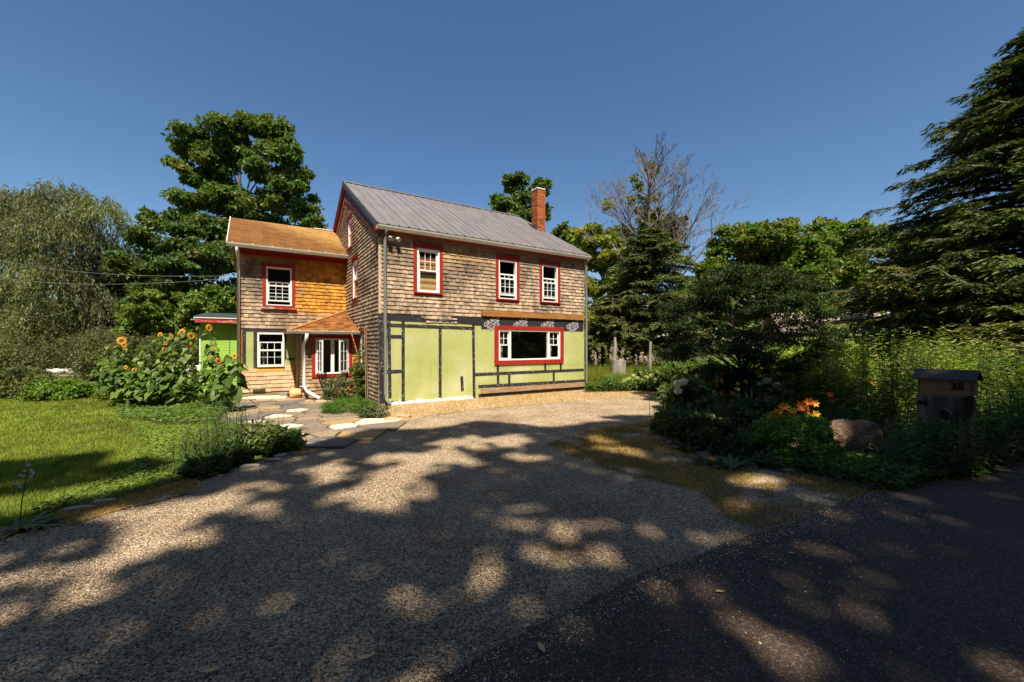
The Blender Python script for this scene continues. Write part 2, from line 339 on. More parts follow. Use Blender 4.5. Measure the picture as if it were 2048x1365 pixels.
def strawblades(i, n, h, cols=((.50,.30,.09),(.34,.18,.05),(.56,.40,.17),(.14,.15,.02)), p=(.4,.25,.2,.15)):
    q = pts_in(STRAWG[i], n, 6, .6); d = np.hypot(q[:, 0], q[:, 1]); k = .6*vn2(q[:, 0], q[:, 1], .55, 5+i)+.4*vn2(q[:, 0], q[:, 1], .16, 15+i)+.25*rng.random(len(q)) > (.52 if i == 1 else .40); q = q[k]; d = d[k]
    c = np.array(cols)[rng.choice(len(cols), len(q), p=p)]*(.6+.6*rng.random((len(q), 1)))
    g = blades('dry_grass', q, h, np.clip(.0012*d, .004, .012), c, 2.2, .01, bend=False)
    return g
tag(strawblades(0, 9000, .05), 'orange dry grass strip between the house wall and gravel', 'dry grass', kind='stuff')
tag(strawblades(1, 46000, .035, p=(.30,.24,.10,.36)), 'orange and green thatch patch between gravel and right garden bed', 'dry grass', kind='stuff')
tag(strawblades(2, 5000, .04), 'brown dead grass along the lawn edge at far left', 'dry grass', kind='stuff')
tag(strawblades(3, 1500, .03), 'thin dry grass below the flagstones', 'dry grass', kind='stuff')
tag(strawblades(4, 700, .02), 'small tuft of straw on the gravel in the foreground', 'dry grass', kind='stuff')
def leafq(P, D, Nn, L, W, fold=.15):
    """diamond leaves; returns V, F"""
    D = nrm(D); S = nrm(np.cross(D, Nn)); Nn = np.cross(S, D); L = np.broadcast_to(L, (len(P),))[:, None]; W = np.broadcast_to(W, (len(P),))[:, None]
    V = np.stack([P, P+D*L*.45+S*W*.5+Nn*W*fold, P+D*L-Nn*W*.1, P+D*L*.45-S*W*.5+Nn*W*fold], 1).reshape(-1, 3)
    return V, (np.arange(len(P))*4)[:, None]+np.array([0, 1, 2, 3])
def cat_(parts):
    V = []; F = []; Cc = []; n = 0
    for v, f, c in parts:
        V.append(v); F.append(f+n); Cc.append(c); n += len(v)
    return np.vstack(V), np.vstack(F), np.vstack(Cc)
def hue(base, n, var=.25, warm=.2, r=rng):
    c = np.tile(np.array(base, float), (n, 1)); k = 1-var+2*var*r.random(n); c *= k[:, None]
    w_ = r.normal(0, warm, n); c[:, 0] *= np.exp(w_); c[:, 2] *= np.exp(-w_*.5); return c
def cloud(blobs, n, size, base, r, sub=9, subr=.3, flat=.65, up=.5, asp=.55, var=.3, warm=.15, shell=.55, keep=None):
    """leaf clusters through blobs: list of (x,y,z,rx,ry,rz)"""
    B = np.array(blobs, float); vol = (B[:, 3]*B[:, 4]*B[:, 5])**(2/3.); cnt = np.maximum(1, (n*vol/vol.sum()).astype(int)); parts = []; cents = []
    for b, k in zip(B, cnt):
        ns = max(3, int(sub*1.5)); u_ = nrm(r.normal(size=(ns, 3))); rad = shell+(1-shell)*r.random(ns); ce = b[:3]+u_*b[3:]*rad[:, None]
        cents.append((b, ce)); cf = (.80+.40*r.random(ns)); cw = np.exp(r.normal(0, warm, ns))
        i = r.integers(0, ns, k); sr = subr*1.15*(b[3]*b[4]*b[5])**(1/3.)*(.6+.8*r.random(ns))[i]
        g = r.normal(size=(k, 3)); g = nrm(g)*(r.random(k)**.45)[:, None]; g[:, 2] *= flat
        P = ce[i]+g*sr[:, None]
        N_ = nrm(g*.8+r.normal(size=(k, 3))*.55+np.array([0, 0, up])); D_ = np.cross(N_, r.normal(size=(k, 3)))
        D_ = nrm(D_)+np.array([0, 0, -.25])
        c = hue(base, k, .15, .08, r)*cf[i][:, None]; c[:, 0] *= cw[i]
        if keep is not None:
            m = keep(P); P, N_, D_, c = P[m], N_[m], D_[m], c[m]
        Ls = size*(.6+.8*r.random(len(P)))
        V, F = leafq(P, D_, N_, Ls, Ls*asp); parts.append((V, F, np.repeat(c, 4, 0)))
    return cat_(parts), cents
def limbs(base, top, tr, cents, r, twigs=2, m=None):
    m = m or MB(); base = np.array(base, float); top = np.array(top, float)
    ctrl = [base+(top-base)*t+np.array([r.normal(0, .12), r.normal(0, .12), 0])*(t > 0)*(t < 1) for t in np.linspace(0, 1, 7)]
    m.tube(ctrl, [tr*(1.25 if i == 0 else 1-.8*i/6) for i in range(7)], 8)
    for b, ce in cents:
        c = b[:3]; t = np.clip((c[2]-base[2])/(top[2]-base[2]+1e-6)*.75-.1, .12, .92); s = base+(top-base)*t
        mid = (s+c)/2+np.array([0, 0, -.08*np.linalg.norm(c-s)]); r0 = tr*(1-.75*t)*.5
        m.tube([s, s*.55+mid*.45+[0, 0, .1], mid, c], [r0, r0*.8, r0*.6, r0*.3], 5)
        for e_ in ce[:twigs]:
            m.tube([c, (c+e_)/2+[0, 0, .1], e_], [r0*.3, r0*.2, r0*.08+.004], 3, cap=False)
    return m
def tree(name, label, base, top, tr, blobs, n, size, col, seed, group=None, cat='tree', bark='bark', **kw):
    r = np.random.default_rng(seed); t = thing(name, label, cat, base, group=group)
    kw.setdefault('up', .25); (V, F, c), cents = cloud(blobs, int(n*1.35), size*.80, np.array(col)*1.35, r, **kw)
    limbs(base, top, tr, cents, r, 4).build('trunk', M[bark], t, off=base)
    big('crown', V, F, c, M['leaf'], t, off=base); return t
def pxblobs(L_, Z, r, dz=1.5, fl=.85):
    out = []
    for x, y, rad in L_:
        z_ = Z+r.uniform(-dz, dz); p = wpt(x, y, z_); R = rad/FPX*z_; out.append((p[0], p[1], p[2], R, R, R*fl))
    return out
# ------------------------------------------------------------------ house (own axes: x along the front, y into the depth, z up)
house = thing('shingled_house', 'two storey farmhouse with weathered shingles, red window trim and unfinished green sheathing', 'house', h2w(0, 0), TH)
ZE = 5.0; LH = 7.58; DP = 9.5; RZ0 = 5.06; RS = .559
def mp_front(v0): return lambda a, d, z: (a, v0-d, z)
def mp_side(u0): return lambda a, d, z: (u0-d, a, z)
def hb(m, mp, a0, a1, d0, d1, z0, z1, col=None):
    p = [mp(a, d, z) for z in (z0, z1) for a, d in ((a0, d0), (a1, d0), (a1, d1), (a0, d1))]
    return m.hexa(p, col)
def fixn(o):
    bm = bmesh.new(); bm.from_mesh(o.data); bmesh.ops.recalc_face_normals(bm, faces=bm.faces); bm.to_mesh(o.data); bm.free(); return o
def part(name, mp, boxes, mat, parent=house, bevel=0, label=None, tint=None):
    m = MB()
    for b in boxes: hb(m, mp, *b, col=tint)
    o = fixn(m.build(name, mat, parent, bevel=bevel, tint=tint is not None))
    if label: o['label'] = label
    return o
def wallmb(mp, a0, a1, z0, z1, ops, th=.18, m=None):
    m = m or MB(); As = sorted({a0, a1}|{min(max(x, a0), a1) for o in ops for x in o[:2]}); Zs = sorted({z0, z1}|{min(max(x, z0), z1) for o in ops for x in o[2:]})
    for i in range(len(As)-1):
        for j in range(len(Zs)-1):
            ca, cz = (As[i]+As[i+1])/2, (Zs[j]+Zs[j+1])/2
            if As[i+1]-As[i] < 1e-4 or Zs[j+1]-Zs[j] < 1e-4: continue
            if any(o[0] < ca < o[1] and o[2] < cz < o[3] for o in ops): continue
            hb(m, mp, As[i], As[i+1], -th, 0, Zs[j], Zs[j+1])
    return m
W1 = (.97, 1.88, 3.16, 4.66); W2 = (3.73, 4.65, 3.13, 4.63); W3 = (5.50, 6.41, 3.13, 4.64); PW = (3.68, 6.56, 1.04, 2.33)
G2 = (2.59, 3.58, 3.20, 4.68); G3 = (3.52, 4.36, 5.10, 6.32); G1 = (1.35, 2.35, .85, 2.14)
WW = (-2.70, -1.71, 2.97, 4.50); WL = (-2.85, -2.05, .94, 2.11); PWN = (-1.42, -.23, .67, 2.0)
VW = 4.72; VP = 2.55
def inn(o, k): return (o[0]+k, o[1]-k, o[2]+k, o[3]-k)
sm = mp_side(0.0); fm = mp_front(0.0); wm = mp_front(VW); pm = mp_front(VP)
fixn(wallmb(fm, 0, LH, -.05, ZE, [inn(W1, .1), inn(W2, .1), inn(W3, .1), inn(PW, .1)]).build('front_wall', M['brownboard'], house))
g = wallmb(sm, .18, DP, -.05, ZE, [inn(G2, .1), inn(G1, .1)])
z = ZE
while z < 7.45:
    h = .1; lo = max(.18, (z+h-RZ0)/RS+.05); hi = DP-lo
    if lo < hi:
        o = inn(G3, .1); segs = [(lo, hi)]
        if o[2] < z+h/2 < o[3]: segs = [(lo, o[0]), (o[1], hi)]
        for a0, a1 in segs: hb(g, sm, a0, a1, -.18, 0, z, z+h)
    z += h
fixn(g.build('gable_wall', M['brownboard'], house))
part('back_wall', mp_front(DP), [(.18, LH-.18, .02, .2, -.05, ZE)], M['brownboard'])
m = MB(); 
m.add([(LH, .18, -.05), (LH, DP, -.05), (LH, DP, ZE), (LH, DP/2, 7.55), (LH, .18, ZE), (LH-.18, .18, -.05), (LH-.18, DP, -.05), (LH-.18, DP, ZE), (LH-.18, DP/2, 7.55), (LH-.18, .18, ZE)],
      [(0, 1, 2, 3, 4), (9, 8, 7, 6, 5), (0, 4, 9, 5), (1, 6, 7, 2), (2, 7, 8, 3), (3, 8, 9, 4), (0, 5, 6, 1)])
fixn(m.build('end_wall', M['brownboard'], house))
part('upper_floor', lambda a, d, z: (a, d, z), [(.19, LH-.19, .19, DP-.2, 2.5, 2.66)], M['room'])
part('ground_floor', lambda a, d, z: (a, d, z), [(.19, LH-.19, .19, DP-.2, .1, .2)], M['room'])
part('partition', lambda a, d, z: (a, d, z), [(.19, LH-.19, 3.4, 3.5, .2, 2.49), (.19, LH-.19, 4.7, 4.8, 2.67, 5.0), (2.7, 2.8, .3, 3.39, .2, 2.49)], M['room'])
# shingle courses
def tanshade(a, z, r, n):
    s = vn2(a, z, .7, 11); s2 = vn2(a*3, z*1.2, .5, 12); c = np.array([.45, .33, .22])[None]*(.66+.50*s2)[:, None]
    c = c*(1-.42*np.clip((s-.50)*4, 0, 1))[:, None]; return c*(.60+.62*r.random((n, 1)))*np.array([1, 1, 1])**1*(1+r.normal(0, .03, (n, 3)))
def shingles(mp, arange, z0, z1, ex, ops, colf, seed, wmin=.055, wmax=.135, dbot=.030, gap=.004, zmap=None, jit=.004):
    r = np.random.default_rng(seed); Vs = []; Cs = []; z = z0; zz = []; AA = []
    while z < z1-.03:
        ez = min(ex, z1-z); a0, a1 = arange(z+ez/2)
        if a1-a0 > .03:
            a = a0+0.0; cuts = [a0]
            while a < a1: a += r.uniform(wmin, wmax); cuts.append(min(a, a1))
            segs = [(p, q) for p, q in zip(cuts[:-1], cuts[1:]) if q-p > .02]
            for p, q in segs:
                pcs = [(p, q)]
                for o in ops:
                    if o[2]-.001 < z+ez*.5 < o[3]:
                        nx = []
                        for s_, t_ in pcs:
                            if t_ <= o[0] or s_ >= o[1]: nx.append((s_, t_)); continue
                            if s_ < o[0]: nx.append((s_, o[0]))
                            if t_ > o[1]: nx.append((o[1], t_))
                        pcs = nx
                for s_, t_ in pcs:
                    if t_-s_ < .015: continue
                    AA.append((s_+gap/2, t_-gap/2, z+r.uniform(-jit, jit), z+ez+.012)); zz.append(z)
        z += ex
    A = np.array(AA); n = len(A); db = dbot*(.75+.5*r.random(n)); dt = np.full(n, .004)
    col = colf((A[:, 0]+A[:, 1])/2, A[:, 2], r, n)
    def P(a, d, z): return np.stack([np.broadcast_to(c, (n,)) for c in mp(a, d, z)], 1)
    V = np.stack([P(A[:, 0], 0*db+.001, A[:, 2]), P(A[:, 1], 0*db+.001, A[:, 2]), P(A[:, 1], db, A[:, 2]), P(A[:, 0], db, A[:, 2]),
                  P(A[:, 0], dt*.3, A[:, 3]), P(A[:, 1], dt*.3, A[:, 3]), P(A[:, 1], dt, A[:, 3]), P(A[:, 0], dt, A[:, 3])], 1)
    return V, col
SF = np.array([(0, 3, 2, 1), (0, 1, 5, 4), (1, 2, 6, 5), (2, 3, 7, 6), (3, 0, 4, 7)])
def shing_obj(name, V, col, parent, mat='shingle', kind=None, flip=False):
    n = len(V); F = (SF[None]+np.arange(n)[:, None, None]*8).reshape(-1, 4)
    if flip: F = F[:, ::-1]
    o = big(name, V.reshape(-1, 3), F, np.repeat(col, 8, 0), M[mat], parent)
    if kind: o['kind'] = kind
    return o
def bottom_front(a):   # ragged lower edge of the old shingles
    return 0
V, c = shingles(fm, lambda z: (.005, LH), 2.59, 4.87, .1165, [W1, W2, W3, (-1, .9, 2, 2.592), (3.18, 9, 0, 2.80)], tanshade, 1)
cx = V[:, :, 0].mean(1); cz = V[:, 0, 2]
gz = np.where((cz > 4.58) & (vn2(cx, cz, .9, 4) > .35)); 
spot = np.exp(-(((cx-2.6)/1.1)**2+((cz-4.45)/.30)**2)); c = c*(1-.25*spot[:, None])+np.array([.45, .27, .06])*spot[:, None]*.5
spot = np.exp(-(((cx-2.75)/.75)**2+((cz-4.05)/.38)**2)); c = c*(1-.42*spot[:, None])
near = np.argsort(cx+np.abs(cz-3.4)*.8)[:190]; rest = np.setdiff1d(np.arange(len(V)), near)
fw = [o for o in house.children if o.name.startswith('front_wall')][0]
sf = shing_obj('shingle_siding', V[rest], c[rest], fw, kind='stuff')
for i in near: shing_obj('shingle', V[i:i+1], c[i:i+1], fw)
# extra low course between the torn paper
V, c = shingles(fm, lambda z: (1.35, 2.35), 2.36, 2.58, .115, [], tanshade, 21); shing_obj('shingle_siding', V, c, fw, kind='stuff')
def gableshade(a, z, r, n):
    return tanshade(a, z, r, n)*np.array([1.0, .96, .94])*.95
gw = [o for o in house.children if o.name.startswith('gable_wall')][0]
V, c = shingles(sm, lambda z: (.02, min(DP, DP-max(0, (z-4.7)/.508))) if z < 4.7 else ((z-4.7)/.508, DP-(z-4.7)/.508), .02, 7.05, .1165, [G1, G2, G3], gableshade, 2, dbot=.034)
shing_obj('shingle_siding', V, c, gw, kind='stuff', flip=True)
def side_rake():
    # roof edge trims on the visible gable: dark drip edge, red fascia, printed wrap, lower red board
    for nm, o0, o1, zt0, zt1, zb0, zb1, mt in (('rake_drip_edge', .115, .13, 5.04, 7.80, 4.92, 7.67, 'darkmetal'), ('rake_fascia', .07, .112, 4.93, 7.68, 4.86, 7.58, 'red'),
                                               ('rake_wrap', .02, .03, 4.90, 7.62, 4.72, 7.20, 'wrap'), ('rake_board', .02, .055, 4.78, 7.25, 4.69, 7.12, 'oldred')):
        for s in (0, 1):
            y0 = -.16 if s == 0 else DP+.16; y1 = DP/2
            if nm in ('rake_wrap', 'rake_board'): y0 = 0 if s == 0 else DP
            m = MB(); p = []
            for x in (-o0, -o1): p += [(x, y0, zb0), (x, y1, zb1), (x, y1, zt1), (x, y0, zt0)]
            m.add(p, [(0, 1, 2, 3), (7, 6, 5, 4), (0, 4, 5, 1), (1, 5, 6, 2), (2, 6, 7, 3), (3, 7, 4, 0)]); fixn(m.build(nm, M[mt], house))
    for s in (0, 1):   # soffit
        y0 = -.16 if s == 0 else DP+.16; m = MB()
        m.add([(-.07, y0, 4.90), (.0, y0, 4.90), (0, DP/2, 7.61), (-.07, DP/2, 7.61), (-.07, y0, 4.94), (.0, y0, 4.94), (0, DP/2, 7.65), (-.07, DP/2, 7.65)], [(0, 3, 2, 1), (4, 5, 6, 7), (0, 1, 5, 4), (1, 2, 6, 5), (2, 3, 7, 6), (3, 0, 4, 7)])
        fixn(m.build('rake_soffit', M['red'], house))
side_rake()
# metal roof in ribbed panels
roof = MB()
for s in (0, 1):
    y0, y1 = (-.2, DP/2) if s == 0 else (DP+.2, DP/2); zl = RZ0-.01; zh = RZ0+RS*(DP/2)+.09
    roof.add([(-.11, y0, zl-.10), (LH+.12, y0, zl-.10), (LH+.12, y1, zh-.16), (-.11, y1, zh-.16), (-.11, y0, zl-.045), (LH+.12, y0, zl-.045), (LH+.12, y1, zh-.045), (-.11, y1, zh-.045)],
             [(0, 3, 2, 1), (4, 5, 6, 7), (0, 1, 5, 4), (1, 2, 6, 5), (2, 3, 7, 6), (3, 0, 4, 7)])
roofo = fixn(roof.build('roof', M['black'], house))
pw_ = (LH+.25)/9
prof = []
for k in range(3):
    x = k*pw_/3; hh = .036 if k == 0 else .026; ww = .045 if k == 0 else .045
    prof += [(x, 0) if k else (x, .002), (x+ww*.25, hh), (x+ww*.75, hh), (x+ww, 0)]
prof.append((pw_, 0))
for s in (0, 1):
    y0, y1 = (-.25, DP/2-.01) if s == 0 else (DP+.25, DP/2+.01)
    for i in range(9):
        m = MB(); vs = []; n = len(prof)
        for (yy, zz) in ((y0, RZ0-.035), (y1, RZ0+RS*DP/2+.095)):
            for th in (0, -.006): vs += [(-.12+i*pw_+px, yy, zz+pz+th) for px, pz in prof]
        fs = []
        for k in range(n-1):
            fs += [(k, k+1, 2*n+k+1, 2*n+k), (n+k+1, n+k, 3*n+k, 3*n+k+1), (k+1, k, n+k, n+k+1), (2*n+k, 2*n+k+1, 3*n+k+1, 3*n+k)]
        m.add(vs, fs); fixn(m.build('roof_panel', M['roofmetal'], roofo))
m = MB(); zt = RZ0+RS*DP/2+.12
for s in (-1, 1):
    m.add([(-.13, DP/2, zt+.02), (LH+.14, DP/2, zt+.02), (LH+.14, DP/2+s*.16, zt-.055), (-.13, DP/2+s*.16, zt-.055), (-.13, DP/2, zt+.01), (LH+.14, DP/2, zt+.01), (LH+.14, DP/2+s*.16, zt-.075), (-.13, DP/2+s*.16, zt-.075)],
          [(0, 1, 2, 3), (4, 7, 6, 5), (0, 4, 5, 1), (2, 6, 7, 3), (1, 5, 6, 2), (0, 3, 7, 4)])
fixn(m.build('ridge_cap', M['roofmetal'], roofo))
sg = None
M['clear'] = mat_noise('frosted_plastic', (.62, .58, .50), (.75, .72, .64), 9, .3, bst=0, spec=.6)
for i in range(15):
    for j, (dx, dy) in enumerate(((.0, .42), (.18, .22))):
        u_ = -.02+i*.53+dx; v_ = dy; zz = RZ0+RS*v_-.002
        if sg is None:
            mm = MB(); mm.add([(-.035, -.03, 0), (.035, -.03, 0), (.035, .05, .02), (-.035, .05, .02), (-.025, -.005, .055), (.025, -.005, .055)], [(0, 1, 5, 4), (1, 2, 5), (0, 4, 3), (2, 3, 4, 5), (0, 3, 2, 1)])
            sg = mm.build('snow_guard', M['clear'], roofo); o = sg
        else: o = sg.copy(); link(o, roofo)
        o.location = (u_, v_, zz); o.scale = (1.5, 1.5, 1.5)
# eaves: gutter, fascia, downspouts
def ktrough(x0, x1, yw, zt, mat, name, parent=house, size=.11, mpf=None):
    pr = [(0, 0), (0, -size), (-size*.7, -size), (-size, -size*.35), (-size*1.08, 0), (-size*.98, 0), (-size*.9, -size*.33), (-size*.65, -size*.88), (-.012, -size*.88), (-.012, 0)]
    m = MB(); n = len(pr); vs = [(x0, yw+a, zt+b) for a, b in pr]+[(x1, yw+a, zt+b) for a, b in pr]
    m.add(vs, [(i, (i+1) % n, n+(i+1) % n, n+i) for i in range(n)]+[tuple(range(n)), tuple(range(n, 2*n))[::-1]]); return fixn(m.build(name, M[mat], parent))
ktrough(-.12, LH+.12, -.165, 4.99, 'cream', 'gutter')
part('eave_fascia', fm, [(-.15, LH+.1, .02, .16, 4.86, 4.97)], M['red'])
part('frieze_board', fm, [(.02, LH, .004, .03, 4.72, 4.86)], M['brownboard'])
def downspout(name, mat, pts, w_=.04, parent=house, straps=()):
    m = MB(); m.tube(pts, w_, 8); o = m.build(name, M[mat], parent, smooth=True)
    for (x, y, z) in straps:
        s_ = MB(); s_.tube([(x-w_*2.2, y+.03, z), (x-w_*1.15, y-.02, z), (x, y-w_*1.15, z), (x+w_*1.15, y-.02, z), (x+w_*2.2, y+.03, z)], .008, 4); s_.build('pipe_strap', M[mat], o)
    return o
downspout('downspout', 'greypipe', [(.13, -.21, 4.90), (.13, -.12, 4.78), (.13, -.10, 4.6), (.13, -.10, .32), (.15, -.14, .18), (.22, -.30, .05)], .045, straps=[(.13, -.09, 2.35), (.13, -.09, 1.1)])
downspout('downspout', 'greypipe', [(LH+.0, -.21, 4.90), (LH+.02, -.12, 4.78), (LH+.02, -.10, 4.6), (LH+.02, -.10, .30), (LH+.04, -.13, .18), (LH+.16, -.24, .06)], .045, straps=[(LH+.02, -.09, 2.15), (LH+.02, -.09, .7)])
downspout('thin_conduit', 'brownboard', [(LH+.12, -.03, 2.1), (LH+.12, -.03, .25)], .018)
part('corner_board', fm, [(-.03, .045, -.03, .028, 2.57, 4.70)], mat_noise('tan_corner', (.40, .30, .20), (.55, .43, .30), 5, .85, (1, 1, .2)))
# windows
def sash(mp, a0, a1, z0, z1, d, cols, rows, parent, win, name='sash', bar=.045, mun=.016, glass=True, topbar=None):
    s_ = part(name, mp, [(a0, a1, d, d+.035, z0, z0+bar), (a0, a1, d, d+.035, z1-(topbar or bar), z1), (a0, a0+bar, d, d+.035, z0+bar, z1-(topbar or bar)), (a1-bar, a1, d, d+.035, z0+bar, z1-(topbar or bar))], M['white'], win)
    b0, b1, y0, y1 = a0+bar, a1-bar, z0+bar, z1-(topbar or bar); bx = []
    for i in range(1, cols): x = b0+(b1-b0)*i/cols; bx.append((x-mun/2, x+mun/2, d+.008, d+.030, y0, y1))
    for j in range(1, rows):
        y = y0+(y1-y0)*j/rows; xs = [b0]+[b0+(b1-b0)*i/cols for i in range(1, cols)]+[b1]
        for x0_, x1_ in zip(xs[:-1], xs[1:]): bx.append((x0_+(mun/2 if x0_ != b0 else 0), x1_-(mun/2 if x1_ != b1 else 0), d+.009, d+.029, y-mun/2, y+mun/2))
    if bx: part('muntin', mp, bx, M['white'], s_)
    if glass: part('pane', mp, [(b0, b1, d+.016, d+.019, y0, y1)], M['glass'], s_)
    return s_
def frame4(mp, r_, k, d0, d1, mat, parent, name, top=None, bot=None):
    a0, a1, z0, z1 = r_; t = top or k; b = bot or k
    return part(name, mp, [(a0, a1, d0, d1, z1-t, z1), (a0, a1, d0, d1, z0, z0+b), (a0, a0+k, d0, d1, z0+b, z1-t), (a1-k, a1, d0, d1, z0+b, z1-t)], mat, parent, bevel=.003)
def window(mp, r_, ups, lows, cols=(3, 3), rows=(2, 2), casing='red', parent=house, kc=.105, cap=True, closed=False):
    a0, a1, z0, z1 = r_; wn = bpy.data.objects.new('window', None); link(wn, parent)
    k = 0
    if casing:
        frame4(mp, r_, kc, 0, .035, M[casing], wn, 'casing', top=.12, bot=.07); k = kc
        if cap: part('head_cap', mp, [(a0-.015, a1+.015, 0, .07, z1, z1+.03)], M[casing], wn)
        part('sill', mp, [(a0+.02, a1-.02, .036, .075, z0+.05, z0+.085)], M[casing], wn)
    fr = (a0+k, a1-k, z0+(.07 if casing else 0), z1-(.12 if casing else 0))
    frame4(mp, fr, .05, -.10, .02, M['white'], wn, 'frame')
    i0, i1, y0, y1 = fr[0]+.05, fr[1]-.05, fr[2]+.05, fr[3]-.05; H = y1-y0
    sash(mp, i0, i1, y0+H*ups[0], y0+H*ups[1], -.07, cols[0], rows[0], house, wn, 'upper_sash')
    sash(mp, i0, i1, y0+H*lows[0], y0+H*lows[1], -.03, cols[1], rows[1], house, wn, 'lower_sash')
    return wn, (i0, i1, y0, y1)
wn, q1 = window(fm, W1, (.48, 1), (0, .53), cols=(3, 1), rows=(2, 1))
# quilt hung behind the first window
M['quilt'] = mat_tint('quilt_cloth', .9, (1, 1, 1), 60, .1, .1)
m = MB(); i0, i1, y0, y1 = q1; W_ = i1-i0; cA, cB, cC = (.60, .42, .22), (.50, .12, .05), (.10, .07, .05)
bands = [(0, .12, (.42, .24, .10)), (.12, .19, cA), (.19, .27, cB), (.27, .33, cA), (.33, .46, (.50, .34, .16)), (.46, .56, cC), (.56, .60, cB), (.60, .66, cA), (.66, .70, (.42, .24, .10)), (.70, .80, cB), (.80, .86, cA)]
for b0, b1, c in bands: hb(m, fm, i0, i1, -.105, -.10, y0+(y1-y0)*b0, y0+(y1-y0)*b1, tuple(min(1, q_*1.9) for q_ in c))
for zc, cc2, hh in ((.46, cC, -.07), (.60, cB, .05)):
    for k in range(7):
        xa = i0+W_*k/7; zz = y0+(y1-y0)*zc; m.add([fm(xa, -.098, zz), fm(xa+W_/7, -.098, zz), fm(xa+W_/14, -.098, zz+hh)], [(0, 1, 2)], tuple(q_*1.5 for q_ in cc2))
m.build('quilt', M['quilt'], wn, tint=True)
for Wx in (W2, W3):
    wn, q_ = window(fm, Wx, (.12, .67), (.07, .55))
    part('curtain', fm, [(q_[0], q_[0]+.10, -.22, -.20, q_[2], q_[2]+.8)], M['cream'], wn)
wn, q_ = window(sm, G2, (.48, 1), (0, .53), cols=(1, 1), rows=(1, 1))
wn, q_ = window(sm, G3, (.48, 1), (0, .53), cols=(1, 1), rows=(1, 1))
wn, q_ = window(sm, G1, (.48, 1), (0, .53), cols=(2, 2), rows=(2, 1)); part('curtain', sm, [(q_[0], q_[1], -.2, -.19, q_[2], q_[2]+.5)], M['cream'], wn)
# picture window
pwn = bpy.data.objects.new('picture_window', None); link(pwn, house)
frame4(fm, PW, .15, 0, .05, M['red'], pwn, 'casing', top=.13, bot=.14)
f_ = (PW[0]+.15, PW[1]-.15, PW[2]+.14, PW[3]-.13); frame4(fm, f_, .045, -.08, .03, M['white'], pwn, 'frame')
x1_ = onwall(1019, 700)[0]; x2_ = onwall(1097, 700)[0]
part('mullion', fm, [(x1_-.02, x1_+.05, -.06, .02, f_[2]+.045, f_[3]-.045), (x2_-.05, x2_+.03, -.06, .02, f_[2]+.045, f_[3]-.045)], M['white'], pwn)
part('pane', fm, [(x1_+.05, x2_-.05, -.03, -.026, f_[2]+.045, f_[3]-.045)], M['glass2'], pwn, label='large undivided middle pane')
for a0, a1 in ((f_[0]+.045, x1_-.02), (x2_+.03, f_[1]-.045)):
    zm = (f_[2]+f_[3])/2
    sash(fm, a0, a1, zm-.02, f_[3]-.045, -.06, 2, 2, house, pwn, 'upper_sash', bar=.035)
    sash(fm, a0, a1, f_[2]+.045, zm+.02, -.022, 1, 1, house, pwn, 'lower_sash', bar=.035)
    part('curtain', fm, [(a0, a0+.25, -.2, -.19, f_[2]+.045, zm+.3)], M['cream'], pwn)
# sheathing panels and seam tapes on the lower front
S0 = .16
us = [.16, onwall(806, 700)[0], onwall(880, 700)[0], onwall(946.5, 700)[0]]
zlo = [.10, .06, .02, .02]
for i in range(3): part('sheathing_panel', fm, [(us[i]+.002, us[i+1]-.002, 0.001, .012, zlo[i], 2.52)], M['green'], fw)
for a0, a1, z0, z1 in ((us[3]+.002, PW[0], .30, 2.30), (PW[0], PW[1], .94, PW[2]-.002), (PW[1], LH, .94, 2.30), (PW[0]+.002, LH, .30, .936), (us[3]+.002, PW[0], -.02, .298)):
    part('sheathing_panel', fm, [(a0+.002, a1-.002, 0.001, .012, z0, z1)], M['green'], fw)
def tape(px0, py0, px1, py1, w_=.085, mp=fm, d=.014, nm='seam_tape', parent=fw, v0=0):
    a0, z0 = onwall(px0, py0, v0); a1, z1 = onwall(px1, py1, v0); vert = abs(z1-z0) > abs(a1-a0); m = MB()
    if vert: p = [(a0-w_/2, z0), (a0+w_/2, z0), (a1+w_/2, z1), (a1-w_/2, z1)]
    else: p = [(a0, z0-w_/2), (a1, z1-w_/2), (a1, z1+w_/2), (a0, z0+w_/2)]
    m.add([mp(a, d, z) for a, z in p]+[mp(a, d+.003, z) for a, z in p], [(3, 2, 1, 0), (4, 5, 6, 7), (0, 1, 5, 4), (1, 2, 6, 5), (2, 3, 7, 6), (3, 0, 4, 7)])
    return fixn(m.build(nm, M['tape_v' if vert else 'tape_h'], parent))
V_T = [(777.5, 641, 779.5, 797), (806, 641, 806, 803), (880, 652, 880, 804), (946, 645, 948, 800), (995, 729, 996, 772), (1018, 746, 1018, 769), (1090, 728, 1090, 743), (1107, 744, 1107, 765), (1121, 727, 1121, 741), (923, 753, 924.5, 783)]
H_T = [(773, 650.5, 944, 657), (774, 673.5, 809, 674), (774, 744, 808, 742.5), (948, 749.5, 1167, 740), (956, 773.5, 1169, 761.5), (775, 806, 880, 803)]
for t_ in V_T: tape(*t_, d=.013, w_=.095)
for t_ in H_T: tape(*t_, d=.0175, w_=.095)
tape(761.5, 628, 763.5, 806, .13, d=.013)
